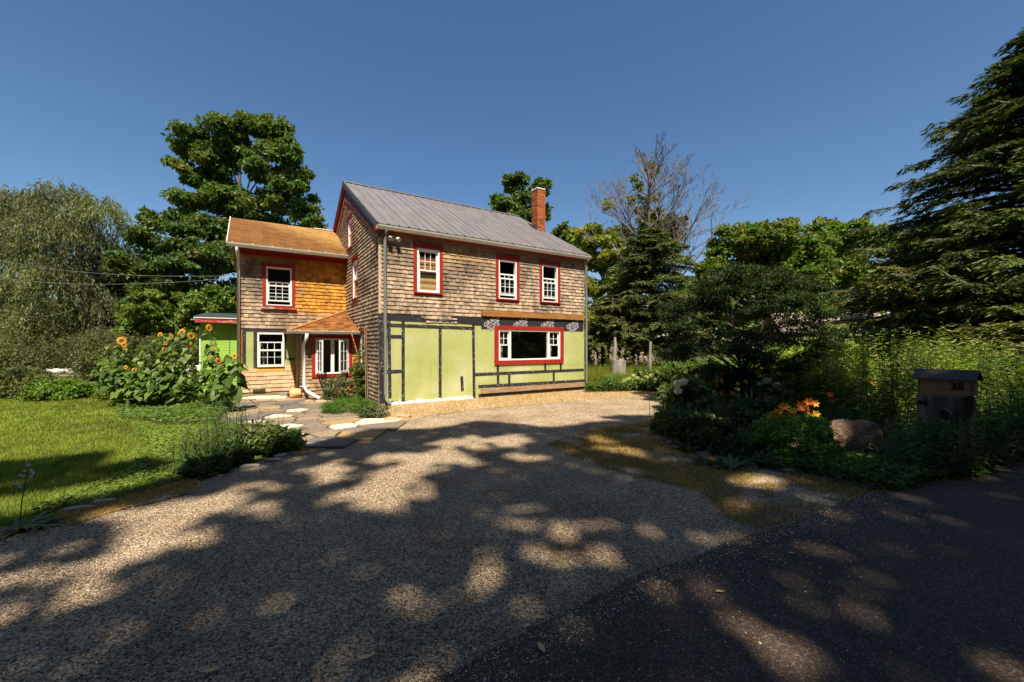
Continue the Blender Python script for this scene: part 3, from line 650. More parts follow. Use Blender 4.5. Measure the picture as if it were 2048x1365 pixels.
# torn black paper under the old shingles, printed wrap over the picture window
def strip(px, top, bot, mat, nm, d=.019):
    m = MB(); n = len(px); vs = []
    for dd in (d, d+.004):
        for (x, t_, b_) in zip(px, top, bot):
            a, zt_ = onwall(x, t_); _, zb_ = onwall(x, b_); vs += [fm(a, dd, zt_), fm(a, dd, zb_)]
    k = 2*n; fs = []
    for i in range(n-1):
        a, b, c_, e_ = 2*i, 2*i+1, 2*i+3, 2*i+2; fs += [(a, e_, c_, b), (k+a, k+b, k+c_, k+e_), (a, k+a, k+e_, e_), (b, c_, k+c_, k+b)]
    fs += [(0, 1, k+1, k), (k-2, 2*k-2, 2*k-1, k-1)]
    m.add(vs, fs); return fixn(m.build(nm, M[mat], fw))
strip([769, 800, 838, 852, 870, 893, 905, 925, 950, 966], [626, 630, 632, 638, 641, 641, 634, 633, 635, 636], [640, 642.5, 644, 645, 645.5, 646, 646.5, 648, 650, 651], 'paper', 'torn_paper')
strip([962, 1010, 1060, 1110, 1166], [631, 633.5, 636, 638.5, 641], [658.5, 659.6, 660.8, 662.2, 663.6], 'wrap', 'printed_wrap', d=.015)
part('timber_board', fm, [(3.20, LH-.05, .02, .075, 2.615, 2.80)], M['orangeboard'], fw, bevel=.006)
part('timber_board', fm, [(3.18, LH-.02, .022, .075, .135, .295)], M['brownboard'], fw, bevel=.006)
part('base_flashing', fm, [(3.10, LH, .013, .02, -.02, .134)], M['paper'], fw)
# white printed lettering on the wrap
def text_mesh(txt, size, depth, name, mat, parent, bold=.0):
    cu = bpy.data.curves.new(name, 'FONT'); cu.body = txt; cu.size = size; cu.extrude = depth; cu.offset = bold; cu.align_x = 'CENTER'; cu.align_y = 'CENTER'; cu.resolution_u = 2
    tmp = bpy.data.objects.new(name, cu); C.objects.link(tmp); dg = bpy.context.evaluated_depsgraph_get()
    me = bpy.data.meshes.new_from_object(tmp.evaluated_get(dg)); bpy.data.objects.remove(tmp); me.materials.clear(); me.materials.append(mat)
    return link(bpy.data.objects.new(name, me), parent)
M['ink'] = mat_noise('white_print', (.34, .33, .34), (.42, .41, .42), 20, .6, bst=0)
first = None
for i, pxx in enumerate((985, 1042, 1096, 1146)):
    a, zc = onwall(pxx, 650-.02*0+(pxx-983)*.02)
    zc = 2.42
    for ln, (tx, sz, off) in enumerate((('GRACE', .20, .085), ('ICE & WATER', .085, -.04), ('SHIELD', .13, -.14))):
        o = text_mesh(tx, sz, .0006, 'printed_lettering', M['ink'], fw, .005)
        o.rotation_euler = (PI/2, -math.radians(32), 0); s_ = math.sin(math.radians(32)); c__ = math.cos(math.radians(32))
        o.location = (a-off*s_, -.0212, zc+off*c__-.02)
# foundation
m = MB(); pts = [onwall(x, y) for x, y in [(776, 815), (800, 814), (850, 811), (900, 806), (945, 801), (1000, 797), (1100, 790), (1170, 783)]]
for (a0, z0), (a1, z1) in zip(pts[:-1], pts[1:]):
    if a0 > 2.8: break
    t0 = .12
    for q0 in range(5):
        b0 = a0+(a1-a0)*q0/5; b1 = a0+(a1-a0)*(q0+1)/5; e_ = rng.uniform(.5, 1.2, 2)
        m.hexa([(b0, -.10-.10*rng.random(), -.06), (b1, -.08-.10*rng.random(), -.06), (b1, .0, -.06), (b0, .0, -.06), (b0, -.07, .10*e_[0]), (b1, -.06, .10*e_[1]), (b1, 0, .11*e_[1]), (b0, 0, .11*e_[0])])
fixn(m.build('foundation', M['conc'], house, bevel=.015))
# floodlight with two heads
fl = bpy.data.objects.new('floodlight', None); link(fl, house); fu, fz = onwall(785, 480)
m = MB(); m.tube([(fu, 0, fz), (fu, -.06, fz)], .055, 12); m.tube([(fu, -.03, fz+.05), (fu, -.10, fz+.10)], .02, 6); m.build('mount', M['cream'], fl, smooth=False)
for s_ in (-1, 1):
    m = MB(); m.tube([(fu, -.06, fz+.02), (fu+s_*.07, -.10, fz+.02)], .015, 6); m.tube([(fu+s_*.07, -.07, fz+.05), (fu+s_*.10, -.13, fz+.02), (fu+s_*.13, -.20, fz-.03)], [.03, .05, .062], 10); m.build('lamp_head', M['cream'], fl)
# chimney
ch = bpy.data.objects.new('chimney', None); link(ch, house); ch['label'] = 'orange brick chimney'
cu0, cv0, cs = 7.16, 2.42, .42; zb = 6.15; zt = 8.28
part('core', lambda a, d, z: (a, d, z), [(cu0+.03, cu0+cs-.03, cv0+.03, cv0+cs-.03, zb, zt)], mat_noise('mortar', (.30, .25, .20), (.42, .36, .30), 9, .95), ch)
Vb = []; k = 0; z = zb; hb_ = .062
while z < zt-.06:
    for side in range(4):
        L_ = cs; off = (.105 if k % 2 else 0); a = -off
        while a < L_-.01:
            a0 = max(a+.004, 0); a1 = min(a+.206, L_)
            if a1-a0 > .03:
                j = rng.uniform(-.004, .004)
                if side == 0: b = (cu0+a0, cu0+a1, cv0+j, cv0+.03, z, z+.054)
                elif side == 1: b = (cu0+cs-.03, cu0+cs+j, cv0+a0, cv0+a1, z, z+.054)
                elif side == 2: b = (cu0+a0, cu0+a1, cv0+cs-.03, cv0+cs+j, z, z+.054)
                else: b = (cu0+j, cu0+.03, cv0+a0, cv0+a1, z, z+.054)
                Vb.append([(x, y, zz) for zz in b[4:] for x, y in ((b[0], b[2]), (b[1], b[2]), (b[1], b[3]), (b[0], b[3]))])
            a += .21
    z += hb_; k += 1
Vb = np.array(Vb); n = len(Vb); bf = np.array([(0,3,2,1),(4,5,6,7),(0,1,5,4),(1,2,6,5),(2,3,7,6),(3,0,4,7)])
o = big('bricks', Vb.reshape(-1, 3), (bf[None]+np.arange(n)[:, None, None]*8).reshape(-1, 4), np.repeat(brick_col(n), 8, 0), M['tint'], ch); o['kind'] = 'stuff'
part('chimney_cap', lambda a, d, z: (a, d, z), [(cu0-.015, cu0+cs+.015, cv0-.015, cv0+cs+.015, zt+.002, zt+.06)], M['conc'], ch, bevel=.015)
part('flashing', lambda a, d, z: (a, d, z), [(cu0-.03, cu0+cs+.03, cv0-.04, cv0-.012, 6.3, 6.52), (cu0-.03, cu0-.012, cv0-.01, cv0+cs, 6.35, 6.78), (cu0-.35, cu0-.04, cv0+.15, cv0+.20, 6.55, 6.60)], M['darkmetal'], ch)
# ---------------- wing
fixn(wallmb(wm, -3.34, 0, -.05, 4.98, [inn(WW, .1), inn(WL, .02)]).build('wing_wall', M['brownboard'], house))
ww = [o for o in house.children if o.name.startswith('wing_wall')][0]
m = MB(); m.add([(-3.34, VW+.18, -.05), (-3.34, 9.3, -.05), (-3.34, 9.3, 5.0), (-3.34, 7.0, 6.28), (-3.34, VW+.18, 5.05), (-3.16, VW+.18, -.05), (-3.16, 9.3, -.05), (-3.16, 9.3, 5.0), (-3.16, 7.0, 6.28), (-3.16, VW+.18, 5.05)],
      [(0, 4, 3, 2, 1), (5, 6, 7, 8, 9), (0, 5, 9, 4), (1, 2, 7, 6), (2, 3, 8, 7), (3, 4, 9, 8), (0, 1, 6, 5)])
fixn(m.build('wing_end_wall', M['brownboard'], house)); part('wing_back_wall', mp_front(9.3), [(-3.16, 0, .02, .18, -.05, 5.0)], M['brownboard'])
part('wing_floor', lambda a, d, z: (a, d, z), [(-3.15, -.01, VW+.19, 9.1, 2.45, 2.6), (-3.15, -.01, VW+.19, 9.1, .1, .2)], M['room'])
part('wing_partition', lambda a, d, z: (a, d, z), [(-3.15, -.01, 7.4, 7.5, .2, 2.44), (-3.15, -.01, 7.4, 7.5, 2.61, 5.0)], M['room'])
def wingshade(a, z, r, n):
    g_ = tanshade(a, z, r, n)*.92; o_ = np.array([.62, .29, .045])*(.55+.6*r.random((n, 1)))*(.75+.4*vn2(a, z, .35, 8))[:, None]
    k = np.clip((a+1.95)*3.0, 0, 1)*np.clip((z-2.75+.15*vn2(a, z, .2, 2))*5, 0, 1)*np.where(vn2(a, z, .3, 31) > .16, 1, .4); k = np.maximum(k, np.clip((z-4.45)*4, 0, 1)*.5)[:, None]
    return g_*(1-k)+o_*k
V, c = shingles(wm, lambda z: (-3.33, -.005), 2.26, 4.94, .125, [WW], wingshade, 5, .06, .15); n = len(V)
shing_obj('shingle_siding', V, c, ww, kind='stuff')
def cedar(a, z, r, n):
    b = np.array([.62, .43, .255])*(.78+.3*r.random((n, 1))); s_ = np.clip((vn2(a*2, z, .3, 4)-.4)*2.4, 0, 1)[:, None]; t_ = np.clip((z-.62)*3, 0, 1)[:, None]*.8
    return b*(1-s_*t_)+np.array([.75, .38, .10])*s_*t_
V, c = shingles(wm, lambda z: (-3.33, -1.74), .10, .80, .135, [], cedar, 6, .16, .32, dbot=.022)
for i in range(len(V)): shing_obj('shingle', V[i:i+1], c[i:i+1], ww)
V, c = shingles(wm, lambda z: (-3.33, -2.87), .78, 1.06, .30, [], cedar, 7, .16, .3, dbot=.014)
for i in range(len(V)): shing_obj('shingle', V[i:i+1], c[i:i+1], ww)
V, c = shingles(wm, lambda z: (-2.86, -2.06), .78, .93, .16, [], lambda a, z, r, n: np.tile([.75, .34, .07], (n, 1)), 8, .3, .5, dbot=.012)
for i in range(len(V)): shing_obj('shingle', V[i:i+1], c[i:i+1], ww)
V, c = shingles(wm, lambda z: (-2.04, -1.72), .78, 1.18, .42, [], cedar, 9, .1, .2, dbot=.014)
for i in range(len(V)): shing_obj('shingle', V[i:i+1], c[i:i+1], ww)
part('sheathing_panel', wm, [(-3.18, WL[0]-.002, .001, .010, .8, 2.22)], M['green'], ww)
part('sheathing_panel', wm, [(WL[1]+.002, -1.70, .001, .010, .9, 2.22)], M['green'], ww)
part('edge_board', wm, [(-3.335, -3.27, .001, .02, 1.05, 2.2)], M['orangeboard'], ww)
def tp(a0, a1, z0, z1, vert, mp=wm, d=.011, parent=ww):
    return part('seam_tape', mp, [(a0, a1, d, d+.003, z0, z1)], M['tape_v' if vert else 'tape_h'], parent)
tp(-3.27, -3.17, 1.06, 2.15, True); tp(-2.96, WL[0]-.001, .90, 2.14, True); tp(WL[1]+.001, WL[1]+.07, 1.18, 2.14, True); tp(-3.27, -1.72, 2.145, 2.255, False)
tp(-1.96, -1.74, 1.16, 1.24, False, d=.0145)
wn, q_ = window(wm, WW, (.20, .64), (.09, .54), casing='red', cap=False)
part('sill_board', wm, [(WW[0]-.05, WW[1]+.04, .04, .10, WW[2]-.04, WW[2]+.03)], M['oldred'], wn)
wl = bpy.data.objects.new('window', None); link(wl, house)
frame4(wm, WL, .055, -.06, .045, M['white'], wl, 'frame'); i0, i1, y0, y1 = WL[0]+.055, WL[1]-.055, WL[2]+.055, WL[3]-.055; H = y1-y0
sash(wm, i0, i1, y0+H*.25, y0+H*.76, -.02, 3, 2, house, wl, 'upper_sash', bar=.035); sash(wm, i0, i1, y0, y0+H*.49, .012, 3, 1, house, wl, 'lower_sash', bar=.03)
# cut flower in a jar behind the lower window
m = MB(); m.tube([(i0+.13, VW+.10, y0+.05), (i0+.13, VW+.10, y0+.2)], .03, 8); m.tube([(i0+.13, VW+.1, y0+.2), (i0+.12, VW+.1, y0+.5), (i0+.08, VW+.1, y0+.7)], .012, 5); m.build('vase', M['cream'], wl)
# wing roof
def wr(a, d, t): return (a, 4.30+t*.876-d*0, 4.985+t*.482+d)
def roofshade(a, t, r, n):
    b = np.array([.17, .078, .024])*(.78+.4*r.random((n, 1))); k = np.clip((a+3.3)*.62-(3.1-t)*.75+.2, 0, 1)[:, None]
    return b*(1-k)+np.array([.33, .185, .06])*(.85+.3*r.random((n, 1)))*k
wrf = part('wing_roof', lambda a, d, z: (a, d, z), [], M['brownboard']); bpy.data.objects.remove(wrf)
m = MB()
for s_ in (0, 1):
    y0, y1, z0, z1 = (4.30, 7.0, 4.985, 6.47) if s_ == 0 else (9.7, 7.0, 4.985, 6.47)
    m.add([(-3.66, y0, z0-.09), (-.0, y0, z0-.09), (0, y1, z1-.09), (-3.66, y1, z1-.09), (-3.66, y0, z0), (0, y0, z0), (0, y1, z1), (-3.66, y1, z1)], [(0, 3, 2, 1), (4, 5, 6, 7), (0, 1, 5, 4), (1, 2, 6, 5), (2, 3, 7, 6), (3, 0, 4, 7)])
wrf = fixn(m.build('wing_roof', M['brownboard'], house))
V, c = shingles(wr, lambda t: (-3.66, .0), 0, 3.07, .14, [], roofshade, 12, .24, .36, dbot=.014, gap=.006, jit=.003)
V[:, :, 1] += 0; shing_obj('roof_shingles', V, c, wrf, 'asphalt_sh', kind='stuff')
m = MB(); m.add([(-3.67, 4.28, 4.87), (-3.70, 4.28, 4.87), (-3.70, 7.0, 6.36), (-3.67, 7.0, 6.36), (-3.67, 4.28, 5.02), (-3.70, 4.28, 5.02), (-3.70, 7.0, 6.51), (-3.67, 7.0, 6.51)], [(0, 3, 2, 1), (4, 5, 6, 7), (0, 1, 5, 4), (1, 2, 6, 5), (2, 3, 7, 6), (3, 0, 4, 7)])
fixn(m.build('rake_trim', M['cream'], wrf)); part('ridge_flashing', lambda a, d, z: (a, d, z), [(-.85, -.02, 6.93, 7.07, 6.475, 6.50)], M['white'], wrf)
ktrough(-3.70, -.02, 4.29, 4.97, 'cream', 'gutter', size=.12)
part('eave_fascia', wm, [(-3.5, -.0, .02, .40, 4.88, 4.93), (-3.5, 0, .40, .42, 4.80, 4.96)], M['red'])
part('frieze_board', wm, [(-3.34, 0, .022, .045, 4.72, 4.87)], M['red'])
for k in range(7): part('gutter_hanger', lambda a, d, z: (a, d, z), [(-3.55+k*.55, -3.52+k*.55, 4.17, 4.36, 4.975, 4.995)], M['white'])
part('corner_board', wm, [(-3.40, -3.335, -.05, .03, -.02, 4.88)], M['white'])
downspout('downspout', 'white', [(-3.42, 4.22, 4.85), (-3.42, 4.40, 4.66), (-3.38, 4.62, 4.52), (-3.38, 4.62, .15)], .045)
part('crawl_vent', wm, [(-2.98, -2.62, .025, .05, .12, .20)], M['darkmetal'], ww)
# ---------------- annex left of the wing
am = mp_front(5.2); an = bpy.data.objects.new('annex', None); link(an, house)
part('annex_wall', am, [(-4.43, -3.36, -.15, 0, -.05, 2.42)], M['green2'], an); part('annex_side', am, [(-4.44, -4.30, -4.2, -.16, -.05, 2.42)], M['green2'], an)
part('corner_trim', am, [(-4.46, -4.425, -.02, .025, 0, 2.26)], M['white'], an); part('fascia', am, [(-4.56, -3.42, .05, .28, 2.42, 2.43), (-4.56, -3.42, .28, .31, 2.42, 2.56)], M['oldred'], an)
part('drip_edge', am, [(-4.58, -3.42, .27, .33, 2.562, 2.59)], M['white'], an)
m = MB(); m.hexa([(-4.58, 4.88, 2.595), (-3.36, 4.88, 2.595), (-3.36, 9.0, 2.85), (-4.58, 9.0, 2.85), (-4.58, 4.88, 2.62), (-3.36, 4.88, 2.62), (-3.36, 9.0, 3.0), (-4.58, 9.0, 3.0)]); fixn(m.build('annex_roof', M['darkmetal'], an))
part('nail_line', am, [(-3.66, -3.62, .001, .003, 1.4+k*.09, 1.44+k*.09) for k in range(9)], M['darkmetal'], an)
# ---------------- porch
po = bpy.data.objects.new('porch', None); link(po, house); po['label'] = 'small projecting porch in the corner with hipped shingle roof and open casement window'
fixn(wallmb(pm, -1.68, -.01, -.05, 2.14, [inn(PWN, .1)], .12).build('porch_wall', M['brownboard'], po)); pwl = [o for o in po.children][0]
part('porch_side_wall', mp_side(-1.68), [(VP+.12, VW, -.12, 0, -.05, 2.14)], M['brownboard'], po)
part('side_board', mp_side(-1.68), [(3.6, VW-.03, .001, .02, -.02, 2.12)], M['orangeboard'], po)
part('seam_tape', mp_side(-1.68), [(3.0, 3.59, .001, .006, 0, 2.12)], M['tape_v'], po)
part('porch_back', lambda a, d, z: (a, d, z), [(-1.55, -.02, 3.9, 4.0, 0, 2.1)], M['room'], po)
def pshade(a, z, r, n):
    g_ = tanshade(a, z, r, n)*np.array([1.0, .86, .74]); o_ = np.array([.55, .25, .05])*(.6+.6*r.random((n, 1))); k = (np.clip((a+.35)*5, 0, 1)*np.clip((1.9-z)*3, 0, 1)*np.clip((z-.45)*3, 0, 1)*.9)[:, None]
    return g_*(1-k)+o_*k
V, c = shingles(pm, lambda z: (-1.69, -.01), .03, 2.05, .118, [PWN], pshade, 15, .09, .2); shing_obj('shingle_siding', V, c, pwl, kind='stuff')
V, c = shingles(mp_side(-1.68), lambda z: (VP, 3.0), .03, 2.05, .118, [], pshade, 16, .09, .2); shing_obj('shingle_siding', V, c, pwl, kind='stuff', flip=True)
part('soffit', lambda a, d, z: (a, d, z), [(-2.06, -.03, 2.27, VP-.03, 2.055, 2.07), (-2.06, -1.70, VP, VW-.02, 2.055, 2.07)], M['red'], po)
T_ = (-.04, VW-.02, 2.97); B_ = (-2.08, 2.25, 2.13); D_ = (-.04, 2.25, 2.13); E_ = (-2.08, VW-.02, 2.13)
m = MB(); m.add([B_, D_, T_, E_, (B_[0], B_[1], 2.075), (D_[0], D_[1], 2.075), (T_[0], T_[1], 2.075), (E_[0], E_[1], 2.075)], [(0, 1, 2), (0, 2, 3), (4, 7, 6, 5), (0, 4, 5, 1), (0, 3, 7, 4), (1, 5, 6, 2), (2, 6, 7, 3)])
prf = fixn(m.build('porch_roof', M['orangeboard'], po))
sl_ = math.hypot(T_[1]-B_[1], T_[2]-B_[2]); cy, cz_ = (T_[1]-B_[1])/sl_, (T_[2]-B_[2])/sl_
def pr(a, d, t): return (a, B_[1]+t*cy-d*cz_, B_[2]+t*cz_+d*cy)
def prsh(a, t, r, n): return np.where(r.random((n, 1)) < .3, np.array([[.15, .06, .022]]), np.array([[.27, .11, .032]]))*(.8+.35*r.random((n, 1)))
V, c = shingles(pr, lambda t: (B_[0]+2.04*t/sl_, -.04), 0, sl_, .14, [], prsh, 17, .14, .26, dbot=.013, gap=.006); shing_obj('roof_shingles', V, c, prf, 'asphalt_sh', kind='stuff')
m = MB()
for k in range(14):
    t0, t1 = k/14, (k+1.15)/14; p0 = np.array(B_)+(np.array(T_)-B_)*t0; p1 = np.array(B_)+(np.array(T_)-B_)*min(t1, 1)
    m.hexa([p0+[-.07, .0, .0], p0+[.07, -.04, .012], p1+[.07, -.04, .004], p1+[-.07, 0, -.006], p0+[-.07, .0, .022], p0+[.07, -.04, .034], p1+[.07, -.04, .022], p1+[-.07, 0, .014]], (.40*(.8+.3*rng.random()), .18, .05))
fixn(m.build('hip_shingles', M['asphalt_sh'], prf, tint=True))
ktrough(-2.12, .02, 2.24, 2.135, 'cream', 'gutter', po, .10)
for k in range(3): part('gutter_hanger', lambda a, d, z: (a, d, z), [(-1.8+k*.75, -1.77+k*.75, 2.14, 2.28, 2.138, 2.155)], M['white'], po)
downspout('downspout', 'white', [(-1.60, 2.19, 2.04), (-1.60, 2.24, 1.90), (-1.66, 2.46, 1.72), (-1.66, 2.46, .42), (-1.58, 2.34, .28), (-1.28, 1.90, .08)], .05, po, straps=[(-1.66, 2.46, .42)])
cw = bpy.data.objects.new('casement_window', None); link(cw, po)
frame4(pm, PWN, .10, 0, .035, M['red'], cw, 'casing'); fr = inn(PWN, .10); frame4(pm, fr, .045, -.05, .05, M['white'], cw, 'frame')
a0, a1, z0, z1 = inn(fr, .045); am_ = (a0+a1)/2
part('mullion', pm, [(am_-.05, am_-.012, -.03, .035, z0, z1), (am_+.012, am_+.05, -.03, .035, z0, z1), (am_-.012, am_+.012, -.05, .02, z0, z1)], M['white'], cw)
def casement(hx, sgn, ang, wd):
    ca, sa = math.cos(ang), math.sin(ang)
    def mpc(a, d, z): return (hx+sgn*(a*ca-d*sa), VP-.05-(a*sa)-(d*ca), z)
    return sash(mpc, 0, wd, z0+.01, z1-.01, 0, 2, 3, po, cw, 'casement_sash', bar=.055)
casement(a0+.01, 1, math.radians(76), .44); casement(a1-.01, -1, math.radians(46), .44)
# ------------------------------------------------------------------ background trees
R = np.random.default_rng
GREEN = (.062, .095, .014); DARK = (.035, .060, .012); YEL = (.16, .18, .018); OLIVE = (.125, .135, .048)
def gnd0(px, Z): return np.array([(px-1024)/FPX*Z, Z, 0.])
r = R(1)
mb = [(440,285,62),(515,280,52),(400,335,50),(470,350,66),(545,330,52),(590,395,48),(525,430,60),(430,420,66),(622,440,30),(575,300,32),(560,262,26),(455,255,30),(380,300,26),(630,470,25),(600,350,22),(500,500,52)]
tree('maple_tree', 'tall dark green maple rising behind the left wing of the house', gnd0(490, 34), wpt(480, 300, 34), .38, pxblobs(mb, 34, r), 50000, .42, GREEN, 11, sub=16, subr=.30, flat=.5)
mb = [(330,470,55),(300,530,52),(370,540,62),(420,520,50),(350,600,55),(290,600,42),(440,590,48),(310,440,24),(370,450,35),(400,470,40)]
tree('maple_tree', 'lower spreading tree between the willow and the left wing', gnd0(350, 31), wpt(350, 470, 31), .30, pxblobs(mb, 31, r), 26000, .40, (.050, .080, .013), 12, sub=14, subr=.32, flat=.5)
mb = [(380,612,36),(430,605,34),(300,610,34),(335,650,42),(410,655,40),(265,650,30),(450,655,25),(350,690,36),(420,700,34)]
tree('leafy_tree', 'low bright green tree behind the sunflowers left of the annex', gnd0(370, 24), wpt(370, 620, 24), .14, pxblobs(mb, 24, r, .8), 13000, .30, (.085, .125, .016), 13, sub=12, flat=.4)
mb = [(1035,372,26),(1012,412,26),(1058,402,28),(1086,372,17),(1040,440,30),(998,400,14),(1080,425,20)]
tree('leafy_tree', 'narrow treetop rising over the metal roof behind the chimney', gnd0(1045, 34), wpt(1040, 380, 34), .26, pxblobs(mb, 34, r), 10000, .40, (.058, .090, .018), 14, sub=13, subr=.33)
mb = [(1180,472,30),(1220,505,40),(1150,470,15),(1245,470,24),(1200,560,48),(1235,620,46),(1195,650,40),(1185,700,34),(1160,520,30),(1250,560,40)]
tree('leafy_tree', 'yellow green tree at the right end of the house roof', gnd0(1205, 33), wpt(1205, 480, 33), .25, pxblobs(mb, 33, r), 20000, .40, YEL, 15, sub=14, subr=.32)
mb = [(1120,470,20),(1100,485,18),(1130,500,24)]
tree('leafy_tree', 'small dark green crown peeping over the roof right of the chimney', gnd0(1118, 40), wpt(1118, 480, 40), .2, pxblobs(mb, 40, r), 4000, .45, GREEN, 16)
mb = [(1310,440,28),(1285,430,18),(1340,465,28),(1280,480,30),(1350,440,20)]
tree('leafy_tree', 'dark treetop standing behind the bare tree', gnd0(1310, 40), wpt(1310, 440, 40), .25, pxblobs(mb, 40, r), 8000, .45, DARK, 17)
mb = [(1500,482,42),(1555,468,38),(1450,520,40),(1535,540,60),(1480,590,52),(1600,545,50),(1425,560,34),(1450,480,30),(1550,500,50),(1400,600,36),(1620,500,40),(1600,620,50),(1500,640,48),(1575,450,16),(1420,620,36)]
tree('maple_tree', 'broad green maple right of the conifer, behind the small dark tree', gnd0(1520, 29), wpt(1520, 480, 29), .3, pxblobs(mb, 29, r), 40000, .36, (.08, .115, .014), 18, sub=20, subr=.34, flat=.5)
mb = [(1645,470,32),(1700,478,34),(1755,480,32),(1680,540,50),(1745,560,44),(1700,620,50),(1800,500,35),(1640,450,14),(1720,455,20),(1790,560,40),(1640,610,40)]
tree('maple_tree', 'green maple left of the great hemlock with a lumpy crown', gnd0(1705, 34), wpt(1700, 480, 34), .3, pxblobs(mb, 34, r), 38000, .40, (.085, .125, .015), 19, sub=20, subr=.34, flat=.5)
mb = [(1840,520,50),(1880,560,50),(1820,590,40),(1920,520,50),(1860,480,30),(1960,580,50)]
tree('leafy_tree', 'shaded green tree behind the great hemlock', gnd0(1880, 36), wpt(1880, 500, 36), .3, pxblobs(mb, 36, r), 9000, .45, (.07, .10, .015), 22, sub=14)
mb = [(1390,590,34),(1375,640,34),(1410,540,20),(1360,600,24),(1400,680,30)]
tree('leafy_tree', 'green tree filling the gap between the conifer and the broad maple', gnd0(1390, 30), wpt(1390, 570, 30), .2, pxblobs(mb, 30, r), 9000, .36, (.085, .125, .018), 23, sub=14)
mb = [(262,560,40),(245,610,40),(285,520,26),(250,660,40),(300,680,40)]
tree('leafy_tree', 'dark leafy tree filling the gap between willow and maple', gnd0(262, 33), wpt(262, 540, 33), .2, pxblobs(mb, 33, r), 11000, .38, (.045, .07, .013), 24, sub=14)
# willow
def willow():
    r = R(21); base = gnd0(205, 30); t = thing('willow_tree', 'large olive green weeping willow at the left edge of the photo', 'tree', base)
    L_ = [(45,425,62),(125,405,55),(195,430,52),(95,470,70),(165,490,66),(235,520,42),(40,520,70),(110,560,70),(190,560,60),(30,610,60),(95,640,60),(210,620,48),(150,640,52),(-20,500,70),(-30,420,50),(160,690,50),(60,690,50),(215,680,40)]
    B = pxblobs(L_, 30, r, 1.6); P = []; D = []; N_ = []; Ls = []; cc = []; ce_ = []
    for b in B:
        b = np.array(b); ns = int(400*(b[3]/2.2)**1.2); u_ = nrm(r.normal(size=(ns, 3))+[0, 0, .8]); s = b[:3]+u_*b[3:]*(.5+.5*r.random((ns, 1))); ce_.append((b, s[:6])); cf = .65+.7*r.random(ns); br = .45+1.1*vn2(s[:, 0], s[:, 2], .9, 3)
        for k in range(ns):
            Ln = r.uniform(.5, 1.55); m = int(Ln/.085); tt = np.linspace(0, 1, m); out = nrm(u_[k]*np.array([1, 1, 0])+1e-6)
            pp = s[k]+out*(tt[:, None]*.35)+np.array([0, 0, -1])*(tt[:, None]**1.15*Ln)+r.normal(0, .045, (m, 3))
            P.append(pp); dd = nrm(np.array([0, 0, -1.])+out*.25+r.normal(0, .45, (m, 3))); D.append(dd); N_.append(nrm(r.normal(size=(m, 3))+out*.8)); Ls.append(r.uniform(.18, .36, m))
            cc.append(hue(OLIVE, m, .2, .08, r)*cf[k]*br[k])
    P = np.vstack(P); Ls = np.concatenate(Ls); V, F = leafq(P, np.vstack(D), np.vstack(N_), Ls, Ls*.24)
    limbs(base, wpt(150, 450, 30), .45, ce_, r, 4).build('trunk', M['bark'], t, off=base); big('crown', V, F, np.repeat(np.vstack(cc), 4, 0), M['leaf'], t, off=base)
willow()
# conifers
def conifer(name, label, base, H, Rr, nb, col, seed, tw=22, spray=.5, droop=.28, z0=.06, prof=.8, azr=(0, 2*PI), trunk=.3, nq=7, rise=.12, needle=.30, loc_off=0):
    r = R(seed); base = np.array(base, float); t = thing(name, label, 'tree', base); m = MB(); m.tube([base, base+[.05, 0, H*.5], base+[0, 0, H]], [trunk, trunk*.6, .03], 8)
    P = []; D = []; N_ = []; Ls = []; cc = []
    for k in range(nb):
        f = z0+(1-z0)*((k+.5)/nb)**.9; z = H*f; Lb = Rr*(1-f)**prof*(.58+.62*r.random())+.35; z += r.normal(0, .12); az = r.uniform(*azr); d = np.array([math.cos(az), math.sin(az), 0]); s_ = np.array([-d[1], d[0], 0])
        rj, dj = r.uniform(.5, 1.6), r.uniform(.6, 1.25); tt = np.linspace(0, 1, 7); pl = base+np.array([0, 0, z])+d*(tt[:, None]*Lb)+np.array([0, 0, 1])*((rise*tt*Lb*rj-droop*Lb*tt**2.3*dj)[:, None]); pl[-1, 2] += .04*Lb
        m.tube(pl, [.05*(1-.85*x)*(Lb/3)+.008 for x in tt], 3, cap=False)
        nt_ = int(tw*(.5+Lb/Rr*.9)); ts = .12+.88*r.random(nt_)**.8; q = np.stack([np.interp(ts, tt, pl[:, i]) for i in range(3)], 1); sd = r.choice([-1, 1], nt_)
        tl = spray*(.45+.75*(1-ts))*(.6+.6*r.random(nt_))*(.6+.5*Lb/Rr); td = nrm(d*.8+s_*sd[:, None]*(.9)+np.column_stack([np.zeros(nt_), np.zeros(nt_), r.normal(-.12, .16, nt_)])); cf = (.6+.8*r.random())*(.8+.5*r.random(nt_))
        for j in range(nq):
            u_ = (j+r.random(nt_))/nq; pp = q+td*(u_*tl)[:, None]+r.normal(0, .02, (nt_, 3)); pp[:, 2] -= u_**2*tl*.35
            sj = (-1)**j; dd = nrm(td+np.cross(td, [0, 0, 1.])*sj*.6*r.random((nt_, 1))+r.normal(0, .15, (nt_, 3))-np.array([0, 0, .18])); P.append(pp); D.append(dd)
            N_.append(nrm(np.array([0, 0, 1.])+r.normal(0, .35, (nt_, 3)))); Ls.append(needle*(.6+.7*r.random(nt_))); cc.append(hue(col, nt_, .18, .08, r)*cf[:, None])
    P = np.vstack(P); Ls = np.concatenate(Ls); V, F = leafq(P, np.vstack(D), np.vstack(N_), Ls, Ls*.26)
    m.build('trunk', M['bark'], t, off=base); big('crown', V, F, np.repeat(np.vstack(cc), 4, 0), M['needle'], t, off=base); return t
conifer('hemlock_tree', 'dark green feathery conifer right of the house in front of the bare tree', gnd0(1305, 26), 9.1, 4.2, 230, (.105, .125, .036), 31, tw=46, spray=.8, needle=.24, prof=.5, z0=.04)
